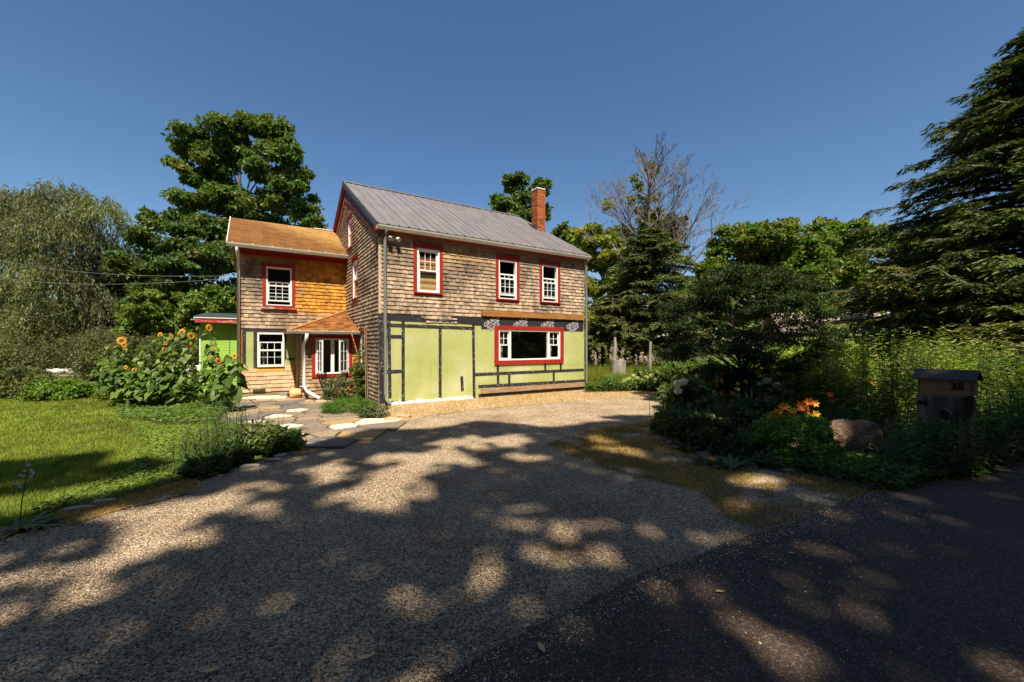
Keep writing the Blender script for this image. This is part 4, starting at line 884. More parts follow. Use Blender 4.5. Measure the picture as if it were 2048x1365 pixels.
conifer('hemlock_tree', 'small young conifer at the foot of the larger one beside the house', gnd0(1225, 25), 4.6, 2.6, 80, (.13, .14, .040), 32, tw=30, spray=.6, needle=.30, prof=.6, z0=.03)
conifer('hemlock_tree', 'huge dark hemlock with drooping feathery branches at the right edge', gnd0(2130, 15.5), 14.3, 7.6, 430, (.080, .105, .024), 33, tw=46, spray=.9, needle=.24, prof=.70, z0=.05, rise=.22, droop=.30, nq=8, azr=(PI*.55, PI*1.6), trunk=.4)
conifer('hemlock_tree', 'low hemlock with pale tipped sprays in front of the great hemlock', gnd0(1790, 16.5), 4.7, 3.3, 60, (.13, .14, .035), 34, tw=40, spray=.8, needle=.26, prof=.5, z0=.10, rise=.3, droop=.35)
conifer('hemlock_tree', 'small hemlock with a sunlit spray at the right edge behind the weeds', gnd0(2060, 10.6), 2.3, 1.9, 34, (.13, .14, .035), 36, tw=34, spray=.6, needle=.2, prof=.5, z0=.2, rise=.3)
# bare tree
M['greybark'] = mat_noise('grey_bark', (.09, .07, .06), (.20, .165, .145), 6, .95, (1, 1, .3), .4)
def bare():
    r = R(41); base = gnd0(1312, 31); t = thing('bare_tree', 'leafless dead tree with a fan of fine grey branches above the conifer', 'tree', base); m = MB()
    def grow(p, d, L_, rad, lev):
        n = 5 if lev < 3 else (3 if lev == 3 else 2); pts = [p]; q = p.copy(); dd = d.copy()
        for i in range(n):
            dd = nrm(dd+r.normal(0, .07, 3)+np.array([0, 0, .07 if lev < 3 else .03])); q = q+dd*L_/n; pts.append(q.copy())
        m.tube(pts, [max(rad*(1-.75*i/n), .009) for i in range(n+1)], 5 if lev < 2 else 3, cap=False)
        if lev >= 4: return
        k = {0: 22, 1: 9, 2: 6, 3: 5}[lev]
        for j in range(k):
            f = (.32+.68*(j+.5)/k) if lev == 0 else (.2+.8*(j+.5)/k); i = min(int(f*n), n-1); s = pts[i]+(pts[i+1]-pts[i])*(f*n-i); a = r.uniform(0, 2*PI); b = np.array([math.cos(a), math.sin(a)*.6, 0])
            md = nrm(dd*.85+(b-dd*np.dot(b, dd))*(1.05 if lev == 0 else .75)); ll = L_*{0: .60, 1: .5, 2: .45, 3: .45}[lev]*(1.15-.80*f if lev == 0 else 1.05-.5*f)*r.uniform(.7, 1.15)
            grow(s, md, ll, rad*(.42 if lev == 0 else .5)*(1-.5*f), lev+1)
    grow(base, np.array([-.02, 0, 1.]), 14.0, .27, 0)
    m.build('trunk', M['greybark'], t, off=base)
    cl = [tuple(wpt(x, y, 31))+(.35, .35, .35) for x, y in [(1310,345),(1275,375),(1285,395),(1308,395),(1258,400),(1330,480),(1215,410),(1300,330),(1272,360)]]
    (V, F, c), _ = cloud(cl, 900, .26, YEL, r, sub=5, subr=.8); big('leaf_tufts', V, F, c, M['leaf'], t, off=base)
bare()
# far-off woods closing the horizon all round
def woods():
    r = R(51); n = 32000; a = r.random(n)*2*PI; rad = 52+r.random(n)*14; x = rad*np.sin(a); y = rad*np.cos(a)+6; top = 4.5+4.5*vn2(a*rad*.9, a*0, 5.0, 2)+2*vn2(a*rad, a*0, 1.7, 5); z = top*r.random(n)**.8
    P = np.column_stack([x, y, z]); N_ = nrm(r.normal(size=(n, 3))+[0, 0, .5]); D = nrm(r.normal(size=(n, 3))); L_ = .9*(.6+.8*r.random(n)); V, F = leafq(P, D, N_, L_, L_*.7)
    c = hue((.05, .075, .014), n, .3, .12, r)*(.7+.6*vn2(x, z, 1.6, 6))[:, None]; o = big('far_woods', V, F, np.repeat(c, 4, 0), M['leaf']); tag(o, 'dark far-off woodland closing the horizon behind house and trees', 'woodland', kind='stuff')
woods()
def add_sky_block():  # added unseen leaf mass behind the camera, cutting sky fill on the foreground
    r = R(52); n = 18000; k = r.random(n) < .72; x = np.where(k, r.uniform(-34, 40, n), r.uniform(26, 34, n)); y = np.where(k, r.uniform(-17, -12.5, n), r.uniform(-14, 6, n)); z = (13+3*vn2(x, y, 4, 8))*r.random(n)**.85
    P = np.column_stack([x, y, z]); N_ = nrm(r.normal(size=(n, 3))+[0, .6, .3]); D = nrm(r.normal(size=(n, 3))); L_ = 1.0*(.6+.8*r.random(n)); V, F = leafq(P, D, N_, L_, L_*.7)
    tag(big('sky_block_woods', V, F, np.repeat(hue((.05, .075, .014), n, .3, .12, r), 4, 0), M['leaf']), 'unseen woodland added behind the viewpoint to block sky light', 'woodland', kind='stuff')
add_sky_block()
# ------------------------------------------------------------------ plants
def stemmed(name, label, base, H, ns, leafL, col, seed, cat='plant', group=None, spread=.25, lean=.25, nl=14, asp=.3, up=.4, stem=.008, head=None, headcol=None, leafmat='leaf', zlow=.1, taper=.5):
    """upright plant: several stems with leaves along them"""
    r = R(seed); base = np.array(base, float); t = thing(name, label, cat, base, group=group); m = MB(); P = []; D = []; N_ = []; Ls = []; HP = []
    for k in range(ns):
        a = r.uniform(0, 2*PI); o = np.array([math.cos(a), math.sin(a), 0])*spread*math.sqrt(r.random()); h = H*r.uniform(.72, 1.05); b = r.uniform(0, 2*PI); ln = (o/spread*.6+np.array([math.cos(b), math.sin(b), 0])*.4)*lean*h
        tt = np.linspace(0, 1, 5); pl = base+o+ln*(tt[:, None]**1.6)+np.array([0, 0, 1])*(tt[:, None]*h); m.tube(pl, [stem*(1-.6*x) for x in tt], 4, cap=False)
        ts = zlow+(1-zlow)*(np.arange(nl)+r.random(nl))/nl; q = np.stack([np.interp(ts, tt, pl[:, i]) for i in range(3)], 1); az = np.arange(nl)*2.4+r.uniform(0, 6); hd = np.column_stack([np.cos(az), np.sin(az), up-.9*r.random(nl)])
        P.append(q); D.append(nrm(hd)); N_.append(nrm(np.column_stack([-np.cos(az)*.4, -np.sin(az)*.4, np.ones(nl)])+r.normal(0, .25, (nl, 3)))); Ls.append(leafL*(1-taper*ts)*(.7+.5*r.random(nl))); HP.append(pl[-1])
    P = np.vstack(P); Ls = np.concatenate(Ls); V, F = leafq(P, np.vstack(D), np.vstack(N_), Ls, Ls*asp); c = hue(col, len(P), .25, .1, r)
    m.build('stem', M['stemgreen'], t, off=base); big('foliage', V, F, np.repeat(c, 4, 0), M[leafmat], t, off=base)
    if head:
        for hp in HP[:head[1]]:
            n = head[2]; sz = head[3]; g = nrm(r.normal(size=(n, 3))); pp = hp+g*sz*np.array([1, 1, head[4]])*(.85+.15*r.random((n, 1)))
            V, F = leafq(pp-g*0, np.cross(g, r.normal(size=(n, 3))), g, np.full(n, head[5]), np.full(n, head[5]*.8)); big(head[0], V, F, np.repeat(hue(headcol, n, .12, .06, r), 4, 0), M['petal'], t, off=base)
    return t
M['stemgreen'] = mat_noise('green_stem', (.05, .08, .02), (.10, .14, .03), 8, .7, bst=0)
def mound(name, label, base, rx, rz, n, leaf, col, seed, cat='shrub', ry=None, sub=40, asp=.5, group=None, subr=.28, shell=.75, flowers=None, fcol=None, flat=.7, lift=.0):
    r = R(seed); base = np.array(base, float); t = thing(name, label, cat, base, group=group)
    (V, F, c), cents = cloud([(base[0], base[1], base[2]+rz*.42+lift, rx, ry or rx, rz*.6)], n, leaf, col, r, sub=sub, subr=subr, shell=shell, asp=asp, flat=flat, warm=.08)
    k = V[:, 2].reshape(-1, 4).min(1) > base[2]+.004; V = V.reshape(-1, 4, 3)[k].reshape(-1, 3); c = c.reshape(-1, 4, 3)[k].reshape(-1, 3); F = (np.arange(len(V)//4)*4)[:, None]+np.arange(4)
    big('foliage', V, F, c, M['leaf'], t, off=base); m = MB()
    for b, ce in cents:
        for e_ in ce[:14]: m.tube([base+r.normal(0, .04, 3)*[1, 1, 0], (base+e_)/2+[0, 0, .05*rz], e_], [.012*rz+.003, .008*rz+.002, .003], 4, cap=False)
    m.build('stem', M['bark'], t, off=base)
    if flowers:
        for (fx, fy, fz, fs) in flowers:
            n = 14; g = nrm(r.normal(size=(n, 3))); V, F = leafq(np.array([fx, fy, fz])+g*fs*.25, nrm(g+[0, 0, .6]), np.cross(g, r.normal(size=(n, 3))), np.full(n, fs), np.full(n, fs*.6)); big('flower', V, F, np.repeat(hue(fcol, n, .15, .08, r), 4, 0), M['petal'], t, off=base)
    return t
def straps(name, label, base, n, L_, wd, col, seed, cat='plant', group=None, spread=.12, arch=.9, rise=.8, flowers=None, mat='leaf', parent=None, tilt=(.15, 1.1)):
    r = R(seed); base = np.array(base, float); t = parent or thing(name, label, cat, base, group=group); ns = 6; az = r.uniform(0, 2*PI, n); d = np.column_stack([np.cos(az), np.sin(az), 0*az]); s_ = np.column_stack([-np.sin(az), np.cos(az), 0*az]); Lh = L_*(.55+.6*r.random(n)); ti = r.uniform(*tilt, n)
    o = base+d*(spread*r.random((n, 1))); tt = np.linspace(0, 1, ns); V = []
    for x in tt:
        c = o+d*(np.sin(ti)*Lh*(x+.25*x*x))[:, None]+np.array([0, 0, 1])*((np.cos(ti)*x-arch*np.sin(ti)*x**2.4*.75)*Lh*rise)[:, None]; c[:, 2] = np.maximum(c[:, 2], base[2]+.01); w_ = wd*(1-x**2.2)*.5+.0008
        V += [c-s_*w_, c+s_*w_]
    V = np.stack(V, 1).reshape(-1, 3); f = np.array([(2*i, 2*i+1, 2*i+3, 2*i+2) for i in range(ns-1)]); F = (f[None]+(np.arange(n)*2*ns)[:, None, None]).reshape(-1, 4)
    big('leaf_blades', V, F, np.repeat(hue(col, n, .25, .1, r), 2*ns, 0), M[mat], t, off=base); return t
def lily(t, base, pos, size, col, seed):
    """six recurved petals on a scape"""
    r = R(seed); pos = np.array(pos, float); base = np.array(base, float); m = MB(); m.tube([base+[0, 0, .0], (base+pos)/2+[0, 0, .03], pos], [.005, .004, .003], 4); m.build('flower_stem', M['stemgreen'], t, off=base)
    ax = nrm(np.array([r.uniform(-.5, .5), -.8, r.uniform(.1, .8)])); u_ = nrm(np.cross(ax, [0, 0, 1.])); v_ = np.cross(ax, u_); P = []; D = []; N_ = []
    for k in range(6):
        a = k*PI/3+r.uniform(-.1, .1); d = u_*math.cos(a)+v_*math.sin(a); P.append(pos+d*size*.03); D.append(d*.8+ax*r.uniform(.3, .9)); N_.append(ax-d*.3)
    V, F = leafq(np.array(P), np.array(D), np.array(N_), size*.50, size*.34, .12); big('petals', V, F, np.repeat(hue(col, 6, .12, .05, r), 4, 0), M['petal'], t, off=base)
# sunflowers --------------------------------------------------------
def heart(L_, W):
    o = [(0, 0), (-.10, .22), (.02, .46), (.28, .50), (.62, .33), (1, 0), (.62, -.33), (.28, -.50), (.02, -.46), (-.10, -.22)]
    return [(x*L_, y*W) for x, y in o]
def leafmesh():
    ms = []
    for k in range(4):
        r = R(60+k); m = bpy.data.meshes.new('sunflower_leaf'); o = heart(1, .85); sag = .25+.2*k*.5
        V = [(x, y, -sag*x*x+.16*abs(y)+r.normal(0, .02)) for x, y in o]; mid = [(x, 0, -sag*x*x-.02) for x in (.15, .45, .75)]; n = len(V)
        V += mid; F = [(0, 1, 2, n), (n, 2, 3), (n, 3, n+1), (n+1, 3, 4), (n+1, 4, n+2), (n+2, 4, 5), (n+2, 5, 6), (n+1, n+2, 6), (n+1, 6, 7), (n, n+1, 7), (n, 7, 8), (0, n, 8, 9)]
        m.from_pydata(V, [], F); m.update(); a = m.color_attributes.new('tint', 'FLOAT_COLOR', 'POINT'); c = [(.105, .165, .030), (.075, .125, .022), (.15, .21, .040), (.05, .09, .016)][k]
        a.data.foreach_set('color', np.tile([*c, 1], len(V)).astype(np.float32)); m.materials.append(M['leaf'])
        for p in m.polygons: p.use_smooth = True
        ms.append(m)
    return ms
SLM = leafmesh()
def flowermeshes():
    r = R(70); m = MB(); 
    for ring in range(2):
        for k in range(17):
            a = 2*PI*(k+.5*ring)/17; d = np.array([math.cos(a), math.sin(a), 0]); s_ = np.array([-d[1], d[0], 0]); L_ = r.uniform(.85, 1.05); zz = .03*ring; c = (.80, .36, .02) if ring else (.72, .24, .012)
            m.add([d*.40+s_*.07+[0, 0, zz], d*.40-s_*.07+[0, 0, zz], d*.68-s_*.10+[0, 0, zz+.05], d*L_+[0, 0, zz-.06*r.random()], d*.68+s_*.10+[0, 0, zz+.05]], [(0, 1, 2, 3, 4)], (c[0]*r.uniform(.8, 1.1), c[1]*r.uniform(.7, 1.25), c[2]))
    pm_ = m.build('petals', M['petal'], None, tint=True); d = MB(); ns = 14; rings = [(.0, .13), (.2, .12), (.38, .09), (.46, .03), (.44, -.04), (.2, -.10), (.0, -.12)]
    vs = []; fs = []
    for rr, zz in rings: vs += [(rr*math.cos(2*PI*k/ns), rr*math.sin(2*PI*k/ns), zz) for k in range(ns)]
    for i in range(len(rings)-1):
        for k in range(ns): fs.append((i*ns+k, i*ns+(k+1) % ns, (i+1)*ns+(k+1) % ns, (i+1)*ns+k))
    d.add(vs, fs, (.10, .035, .012)); dm = fixn(d.build('disc', M['tint'], None, tint=True)); a, b = pm_.data, dm.data; bpy.data.objects.remove(pm_); bpy.data.objects.remove(dm); return a, b
PETM, DISM = flowermeshes()
def rotz_to(d, up=(0, 0, 1)): return Vector(d).to_track_quat('Z', 'Y').to_matrix().to_4x4()
def sunflower(label, bpx, Z, heads, top=None, nl=15, seed=0, lean=0, leafs=.30, zl=.35):
    r = R(seed); base = gnd0(bpx, Z); t = thing('sunflower', label, 'sunflower', base, group='sunflowers beside the annex')
    hp = [wpt(x, y, Z+r.uniform(-.15, .15)) for x, y, _ in heads]; tp = np.array(hp[0]) if hp else np.array(top if top is not None else base+[0, 0, 1.5]); m = MB()
    tt = np.linspace(0, 1, 7); bow = np.array([r.normal(0, .04), r.normal(0, .04), 0]); pl = np.array([base+(tp-base)*x+bow*math.sin(PI*x) for x in tt]); m.tube(pl-base, [.019*(1-.55*x) for x in tt], 7)
    for h in hp[1:]:
        h = np.array(h); f = np.clip((h[2]-.35)/max(tp[2], .1), .3, .9); s = base+(tp-base)*f; m.tube([s-base, (s+h)/2-base+[0, 0, .04], h-base], [.011, .008, .006], 5)
    m.build('stalk', M['stemgreen'], t)
    for k in range(nl):
        f = zl+(1.0-zl)*(k+.3)/nl*.97; s = np.array([np.interp(f, tt, pl[:, i]) for i in range(3)])-base; az = k*2.4+r.uniform(-.5, .5); L_ = leafs*(1.25-.75*f)*r.uniform(.8, 1.15); pet = L_*.55; d = np.array([math.cos(az), math.sin(az), .25]); e = s+d*pet
        pm2 = MB(); pm2.tube([s, (s+e)/2+[0, 0, .03], e], .004, 4); lf = bpy.data.objects.new('leaf', SLM[r.integers(0, 4)]); link(lf, t)
        lf.matrix_basis = Matrix.Translation(Vector(e)) @ Matrix.Rotation(az, 4, 'Z') @ Matrix.Rotation(r.uniform(-.15, .85), 4, 'Y') @ Matrix.Rotation(r.normal(0, .4), 4, 'X') @ Matrix.Diagonal((L_, L_, L_, 1))
        pmo = pm2.build('leaf_stalk', M['stemgreen'], t)
    for h, (x, y, sz) in zip(hp, heads):
        face = nrm(np.array([r.uniform(-.45, .5), -1, r.uniform(-.15, .45)])); R_ = sz/FPX*Z/2*.9; o = bpy.data.objects.new('flower_head', None); link(o, t); o.matrix_basis = Matrix.Translation(Vector(np.array(h)-base)) @ rotz_to(face) @ Matrix.Diagonal((R_, R_, R_, 1))
        link(bpy.data.objects.new('petals', PETM), o); link(bpy.data.objects.new('disc', DISM), o)
SUN = [('sunflower with a large double bloom, leftmost of the tall clump', 270, 11.4, [(243, 682, 21), (248, 690, 14)]),
       ('sunflower with one low bloom in front at the left of the clump', 282, 11.1, [(268, 741, 15), (251, 735, 10)]),
       ('sunflower with a bloom near the centre top of the clump', 305, 11.5, [(320, 670, 13), (311, 695, 14)]),
       ('sunflower with a dark brown centred bloom below the top of the clump', 318, 11.2, [(328, 701, 15), (331, 687, 10)]),
       ('sunflower with a side-turned narrow bloom at the top of the clump', 330, 11.7, [(343, 673, 11)]),
       ('sunflower with two stacked blooms at the top right of the clump', 345, 11.5, [(364, 664, 16), (361, 671, 15)]),
       ('sunflower with a wide flat bloom just left of the green annex', 352, 11.3, [(382, 672, 18), (382, 687, 8)]),
       ('tallest sunflower, its bloom against the dark annex eave', 425, 10.9, [(418, 656, 18), (414, 692, 9)]),
       ('sunflower with a drooping bloom in front of the green annex wall', 440, 10.6, [(437, 722, 16), (421, 715, 10), (427, 697, 9)]),
       ('short sunflower with a yellow bloom beside the white downspout', 447, 10.3, [(469, 712, 14)])]
for i, (lb, bx, Z, hd) in enumerate(SUN): sunflower(lb, bx, Z, hd, seed=80+i, nl=32 if i < 7 else 26, leafs=.25 if i != 9 else .42, zl=.38 if i < 7 else .36)
BUD = [(262, 11.0, (222, 730)), (275, 11.6, (200, 745)), (292, 11.0, (285, 705)), (300, 11.7, (300, 700)), (312, 10.9, (330, 720)), (338, 11.0, (350, 715)), (350, 11.8, (395, 700)), (285, 11.2, (238, 715)), (268, 11.9, (225, 705)), (436, 10.2, (455, 745)), (325, 11.5, (300, 730)), (440, 10.8, (405, 735)), (266, 11.2, (205, 722)), (268, 11.6, (262, 702)), (300, 11.3, (290, 688)), (330, 11.4, (345, 690)), (280, 11.3, (260, 740)), (345, 11.2, (385, 730)), (430, 10.9, (430, 690)), (290, 11.8, (310, 745)), (262, 11.0, (188, 738)), (258, 11.4, (200, 712)), (266, 11.8, (215, 690)), (272, 11.2, (235, 700)), (300, 10.9, (318, 745)), (318, 11.0, (350, 750)), (338, 10.9, (375, 755)), (285, 10.8, (262, 760)), (325, 11.9, (340, 678)), (298, 11.9, (283, 685)), (360, 11.1, (400, 745))]
for i, (bx, Z, (tx, ty)) in enumerate(BUD): sunflower('flowerless leafy sunflower stalk inside the clump beside the annex', bx, Z, [], top=wpt(tx, ty, Z), nl=24, seed=120+i, leafs=.25, zl=.30)
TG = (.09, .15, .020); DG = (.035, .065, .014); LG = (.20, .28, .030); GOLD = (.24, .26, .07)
# ------------------------------------------------------------------ small dark tree of the right garden
def darktree():
    r = R(201); base = gp(1487, 803); Z = base[1]; t = thing('ornamental_tree', 'low spreading dark tree with layered branches in the right garden', 'tree', base); m = MB(); P = []; D = []; N_ = []; Ls = []; cc = []
    B = [(1487,600,80),(1400,640,60),(1560,610,75),(1450,560,60),(1530,550,60),(1380,700,45),(1600,660,60),(1440,690,70),(1530,690,80),(1640,620,40),(1620,720,50),(1360,655,35),(1490,730,60),(1570,745,45),(1420,600,45),(1590,570,45),(1410,745,30),(1345,620,32),(1665,680,40),(1600,590,50),(1450,540,50),(1350,700,34)]
    m.tube([base, base+[-.05, 0, .45], base+[.0, .05, 1.0]], [.085, .065, .05], 8)
    for x, y, rad in B:
        z_ = Z+r.uniform(-.9, .9); c = wpt(x, y, z_); R_ = rad/FPX*z_; st = base+[0, 0, r.uniform(.4, 1.0)]; m.tube([st, st*.5+c*.5+[0, 0, -.12], c], [.035, .022, .008], 5)
        for k in range(9):
            e_ = c+nrm(r.normal(size=3))*R_*np.array([1, 1, .6])*r.uniform(.4, 1); m.tube([c, (c+e_)/2+[0, 0, .04], e_], [.009, .006, .003], 3, cap=False)
            n = int(340*(R_)/1.0); g = nrm(r.normal(size=(n, 3)))*(r.random((n, 1))**.5)*np.array([R_*.5, R_*.5, .10]); pp = e_+g; pp[:, 2] -= .25*np.hypot(g[:, 0], g[:, 1])
            P.append(pp); D.append(nrm(np.column_stack([g[:, :2]*1.2, np.full(n, -.12)])+r.normal(0, .25, (n, 3)))); N_.append(nrm(np.array([0, 0, 1.])+r.normal(0, .3, (n, 3)))); Ls.append(r.uniform(.055, .11, n)); cc.append(hue((.022, .040, .008), n, .25, .1, r)*r.uniform(.7, 1.4))  # leaf colour set very dark to carry the shade of the trees overhead
    P = np.vstack(P); Ls = np.concatenate(Ls); V, F = leafq(P, np.vstack(D), np.vstack(N_), Ls, Ls*.5); m.build('trunk', M['bark'], t, off=base); big('crown', V, F, np.repeat(np.vstack(cc), 4, 0), M['leaf'], t, off=base)
darktree()
# ------------------------------------------------------------------ mailbox on its log stump, boulder
MZ = 6.0
def mat_boulder():
    m, t, N, L, b = nodes('boulder_rock'); at = N.new('ShaderNodeAttribute'); at.attribute_name = 'tint'; co = texco(N, L, (1, 1, 1.8))
    r = ramp(N, [(.32, (.35, .3, .28)), (.5, (1, 1, 1)), (.68, (2.0, 1.7, 1.4))]); L.new(noi(N, L, co, 3.5, 9, .7), r.inputs[0]); c = mixc(N, L, 1.0, at.outputs['Color'], r.outputs[0], 'MULTIPLY')
    v = N.new('ShaderNodeTexVoronoi'); v.feature = 'DISTANCE_TO_EDGE'; v.inputs['Scale'].default_value = 2.3; L.new(co, v.inputs['Vector']); k = ramp(N, [(.0, (.3, .3, .3)), (.035, (1, 1, 1))]); L.new(v.outputs['Distance'], k.inputs[0])
    L.new(mixc(N, L, 1.0, c, k.outputs[0], 'MULTIPLY'), b.inputs['Base Color']); b.inputs['Roughness'].default_value = .9; bump(N, L, noi(N, L, co, 7, 9, .75), b, 1.0, .03); return m
M['boulder'] = mat_boulder()
def rockmesh(name, label, cat, c, s, col, seed, group=None, mat='stone', rough=.22, kind=None):
    bm = bmesh.new(); bmesh.ops.create_icosphere(bm, subdivisions=4 if s[0] > .3 else 3, radius=1)
    fr_ = R(seed*7+1); pl_ = [(Vector(nrm(fr_.normal(size=3))), fr_.uniform(.62, .90)) for _ in range(14)]
    for v in bm.verts:
        for pn, pd in pl_:
            e_ = v.co.dot(pn)-pd
            if e_ > 0: v.co -= pn*e_
        n_ = mnoise.noise(v.co*1.3+Vector((seed*3.1, 0, 0)))*rough*.8+mnoise.noise(v.co*3.5+Vector((0, seed*2.7, 0)))*rough*.6+mnoise.noise(v.co*9)*rough*.18; v.co *= 1+n_
        v.co.x = math.copysign(abs(v.co.x)**.72, v.co.x); v.co.z = math.copysign(abs(v.co.z)**.7, v.co.z)
    me = bpy.data.meshes.new(name); bm.to_mesh(me); bm.free(); a = me.color_attributes.new('tint', 'FLOAT_COLOR', 'POINT'); V = np.array([v.co[:] for v in me.vertices]); k = (.75+.5*vn2(V[:, 0]*1.3+V[:, 1], V[:, 2]+seed, .5, 3))[:, None]; cc = np.ones((len(V), 4), np.float32); cc[:, :3] = np.array(col)*k; a.data.foreach_set('color', cc.ravel())
    me.materials.append(M[mat]); me.polygons.foreach_set('use_smooth', np.ones(len(me.polygons), bool)); o = link(bpy.data.objects.new(name, me)); o.location = [float(x) for x in c]; o.scale = s; return tag(o, label, cat, group, kind)
b = gp(1723, 912); rockmesh('boulder', 'reddish brown boulder with a flat top at the garden edge', 'boulder', (b[0], b[1]+.15, .20), (.40, .28, .34), (.20, .12, .070), 3, rough=.20, mat='boulder')
st = thing('tree_stump', 'weathered grey stump carved by knots under the mailbox', 'stump', gnd0(1889, MZ+.05), math.radians(-50))
bm = bmesh.new(); bmesh.ops.create_cone(bm, cap_ends=True, segments=40, radius1=.33, radius2=.34, depth=1.0); bmesh.ops.subdivide_edges(bm, edges=[e for e in bm.edges if abs(e.verts[0].co.z-e.verts[1].co.z) > .5], cuts=22)
for v in bm.verts:
    a = math.atan2(v.co.y, v.co.x); n_ = mnoise.noise(Vector((math.cos(a)*2, math.sin(a)*2, v.co.z*1.5)))*.28+mnoise.noise(Vector((math.cos(a)*6, math.sin(a)*6, v.co.z*4)))*.10; f = 1+n_-.35*max(0, -(v.co.z+.1))*.5; v.co.x *= f; v.co.y *= f; v.co.z += .5
me = bpy.data.meshes.new('log_body'); bm.to_mesh(me); bm.free(); me.materials.append(mat_noise('weathered_log', (.030, .024, .018), (.17, .14, .11), 9, .95, (1, 1, .22), 1.0, fine=30)); o = link(bpy.data.objects.new('log_body', me), st); o.scale = (.80, .80, .965)
for k, (px, py, H) in enumerate([(1820, 925, .62), (1845, 938, .62), (1868, 942, .76), (1890, 948, .66), (1915, 944, .74), (1940, 938, .80), (1855, 930, .7), (1900, 934, .72), (1830, 950, .42), (1880, 952, .40), (1925, 950, .44), (1965, 930, .75)]):
    stemmed('leafy_weed', 'shaded weed growing in front of the mailbox stump', gp(px, py), H, 12, .14, (.06, .10, .02) if k % 2 else (.11, .18, .025), 870+k, group='weeds in front of the stump', spread=.16, nl=16, lean=.3, asp=.32, up=.5)
for p in me.polygons: p.use_smooth = True
for kx, kz, kr in ((.02, .72, .07), (-.10, .50, .11), (-.22, .86, .04)):
    m = MB(); ring = [(kx+kr*math.cos(a), -.255-.03*math.sin(a*2+1), kz+kr*.8*math.sin(a)) for a in np.linspace(0, 2*PI, 13)[:-1]]; ring.append(ring[0]); m.tube(ring, kr*.28, 6, cap=False); m.build('knot', me.materials[0], st, smooth=True)
    m = MB(); m.tube([(kx, -.22, kz), (kx, -.265, kz)], kr*.75, 10); m.build('knot_hole', M['black'], st)
mbx = thing('mailbox', 'wooden mailbox with dark gabled roof and black number 35', 'mailbox', gnd0(1893, MZ)+np.array([0, 0, .985]), math.radians(-60))
M['mailwood'] = mat_noise('stained_pine', (.18, .08, .028), (.28, .14, .055), 3, .6, (.6, 1, 7), .2, fine=30, spec=.4)
m = MB(); m.box((-.27, -.105, 0), (.27, .105, .225)); m.build('box_body', M['mailwood'], mbx, bevel=.004)
m = MB(); m.add([(.27, -.105, .226), (.27, .105, .226), (.27, 0, .32), (-.27, -.105, .226), (-.27, .105, .226), (-.27, 0, .32)], [(0, 1, 2), (5, 4, 3), (0, 3, 4, 1), (1, 4, 5, 2), (2, 5, 3, 0)]); m.build('gable_infill', M['mailwood'], mbx)
m = MB(); m.box((.271, -.095, .01), (.288, .095, .22)); m.build('end_door', M['mailwood'], mbx, bevel=.004)
m = MB(); m.tube([(.288, -.02, .19), (.306, -.02, .19)], .012, 8); m.build('door_knob', M['darkmetal'], mbx)
for x_ in (-.275, .262): m = MB(); m.box((x_, -.111, .005), (x_+.013, -.1051, .222)); m.build('corner_trim', M['darkmetal'], mbx)
M['mailroof'] = mat_noise('dark_roof_felt', (.045, .038, .036), (.07, .06, .058), 9, .8, bst=.5, fine=90)
for s_ in (-1, 1):
    m = MB(); m.hexa([(-.33, s_*.17, .205), (.33, s_*.17, .205), (.33, 0, .335), (-.33, 0, .335), (-.33, s_*.17, .225), (.33, s_*.17, .225), (.33, 0, .357), (-.33, 0, .357)]); fixn(m.build('roof_slope', M['mailroof'], mbx))
m = MB(); m.box((-.22, -.09, -.02), (.22, .09, -.001)); m.build('mount_board', M['brownboard'], mbx)
o = text_mesh('35', .135, .004, 'number_35', M['black'], mbx, .006); o.rotation_euler = (PI/2, 0, 0); o.location = (.135, -.109, .118)
# ------------------------------------------------------------------ barn roof seen through the trees
bn = thing('barn', 'barn with a pale brown shingled roof half hidden behind the garden', 'barn', gnd0(1660, 22), math.radians(-18))
m = MB(); m.box((-2.0, 0, 0), (2.6, 4, 2.3)); m.build('wall', M['brownboard'], bn)
m = MB(); m.hexa([(-2.3, -.3, 2.2), (2.9, -.3, 2.2), (2.9, 2, 3.45), (-2.3, 2, 3.45), (-2.3, -.3, 2.3), (2.9, -.3, 2.3), (2.9, 2, 3.58), (-2.3, 2, 3.58)]); m.hexa([(-2.3, 2, 3.45), (2.9, 2, 3.45), (2.9, 4.3, 2.2), (-2.3, 4.3, 2.2), (-2.3, 2, 3.58), (2.9, 2, 3.58), (2.9, 4.3, 2.3), (-2.3, 4.3, 2.3)])
bro = fixn(m.build('roof', M['brownboard'], bn)); V, c = shingles(lambda a, d, t: (a, -.3+t*.878, 2.30+t*.486+d), lambda t: (-2.3, 2.9), 0, 2.6, .2, [], lambda a, z, r, n: np.array([.34, .26, .22])*(.8+.4*r.random((n, 1))), 77, .2, .4); shing_obj('roof_shingles', V, c, bro, 'asphalt_sh', kind='stuff')
m = MB(); m.box((-.6, -.03, .05), (.5, -.001, 2.0)); m.build('door', M['darkmetal'], bn)
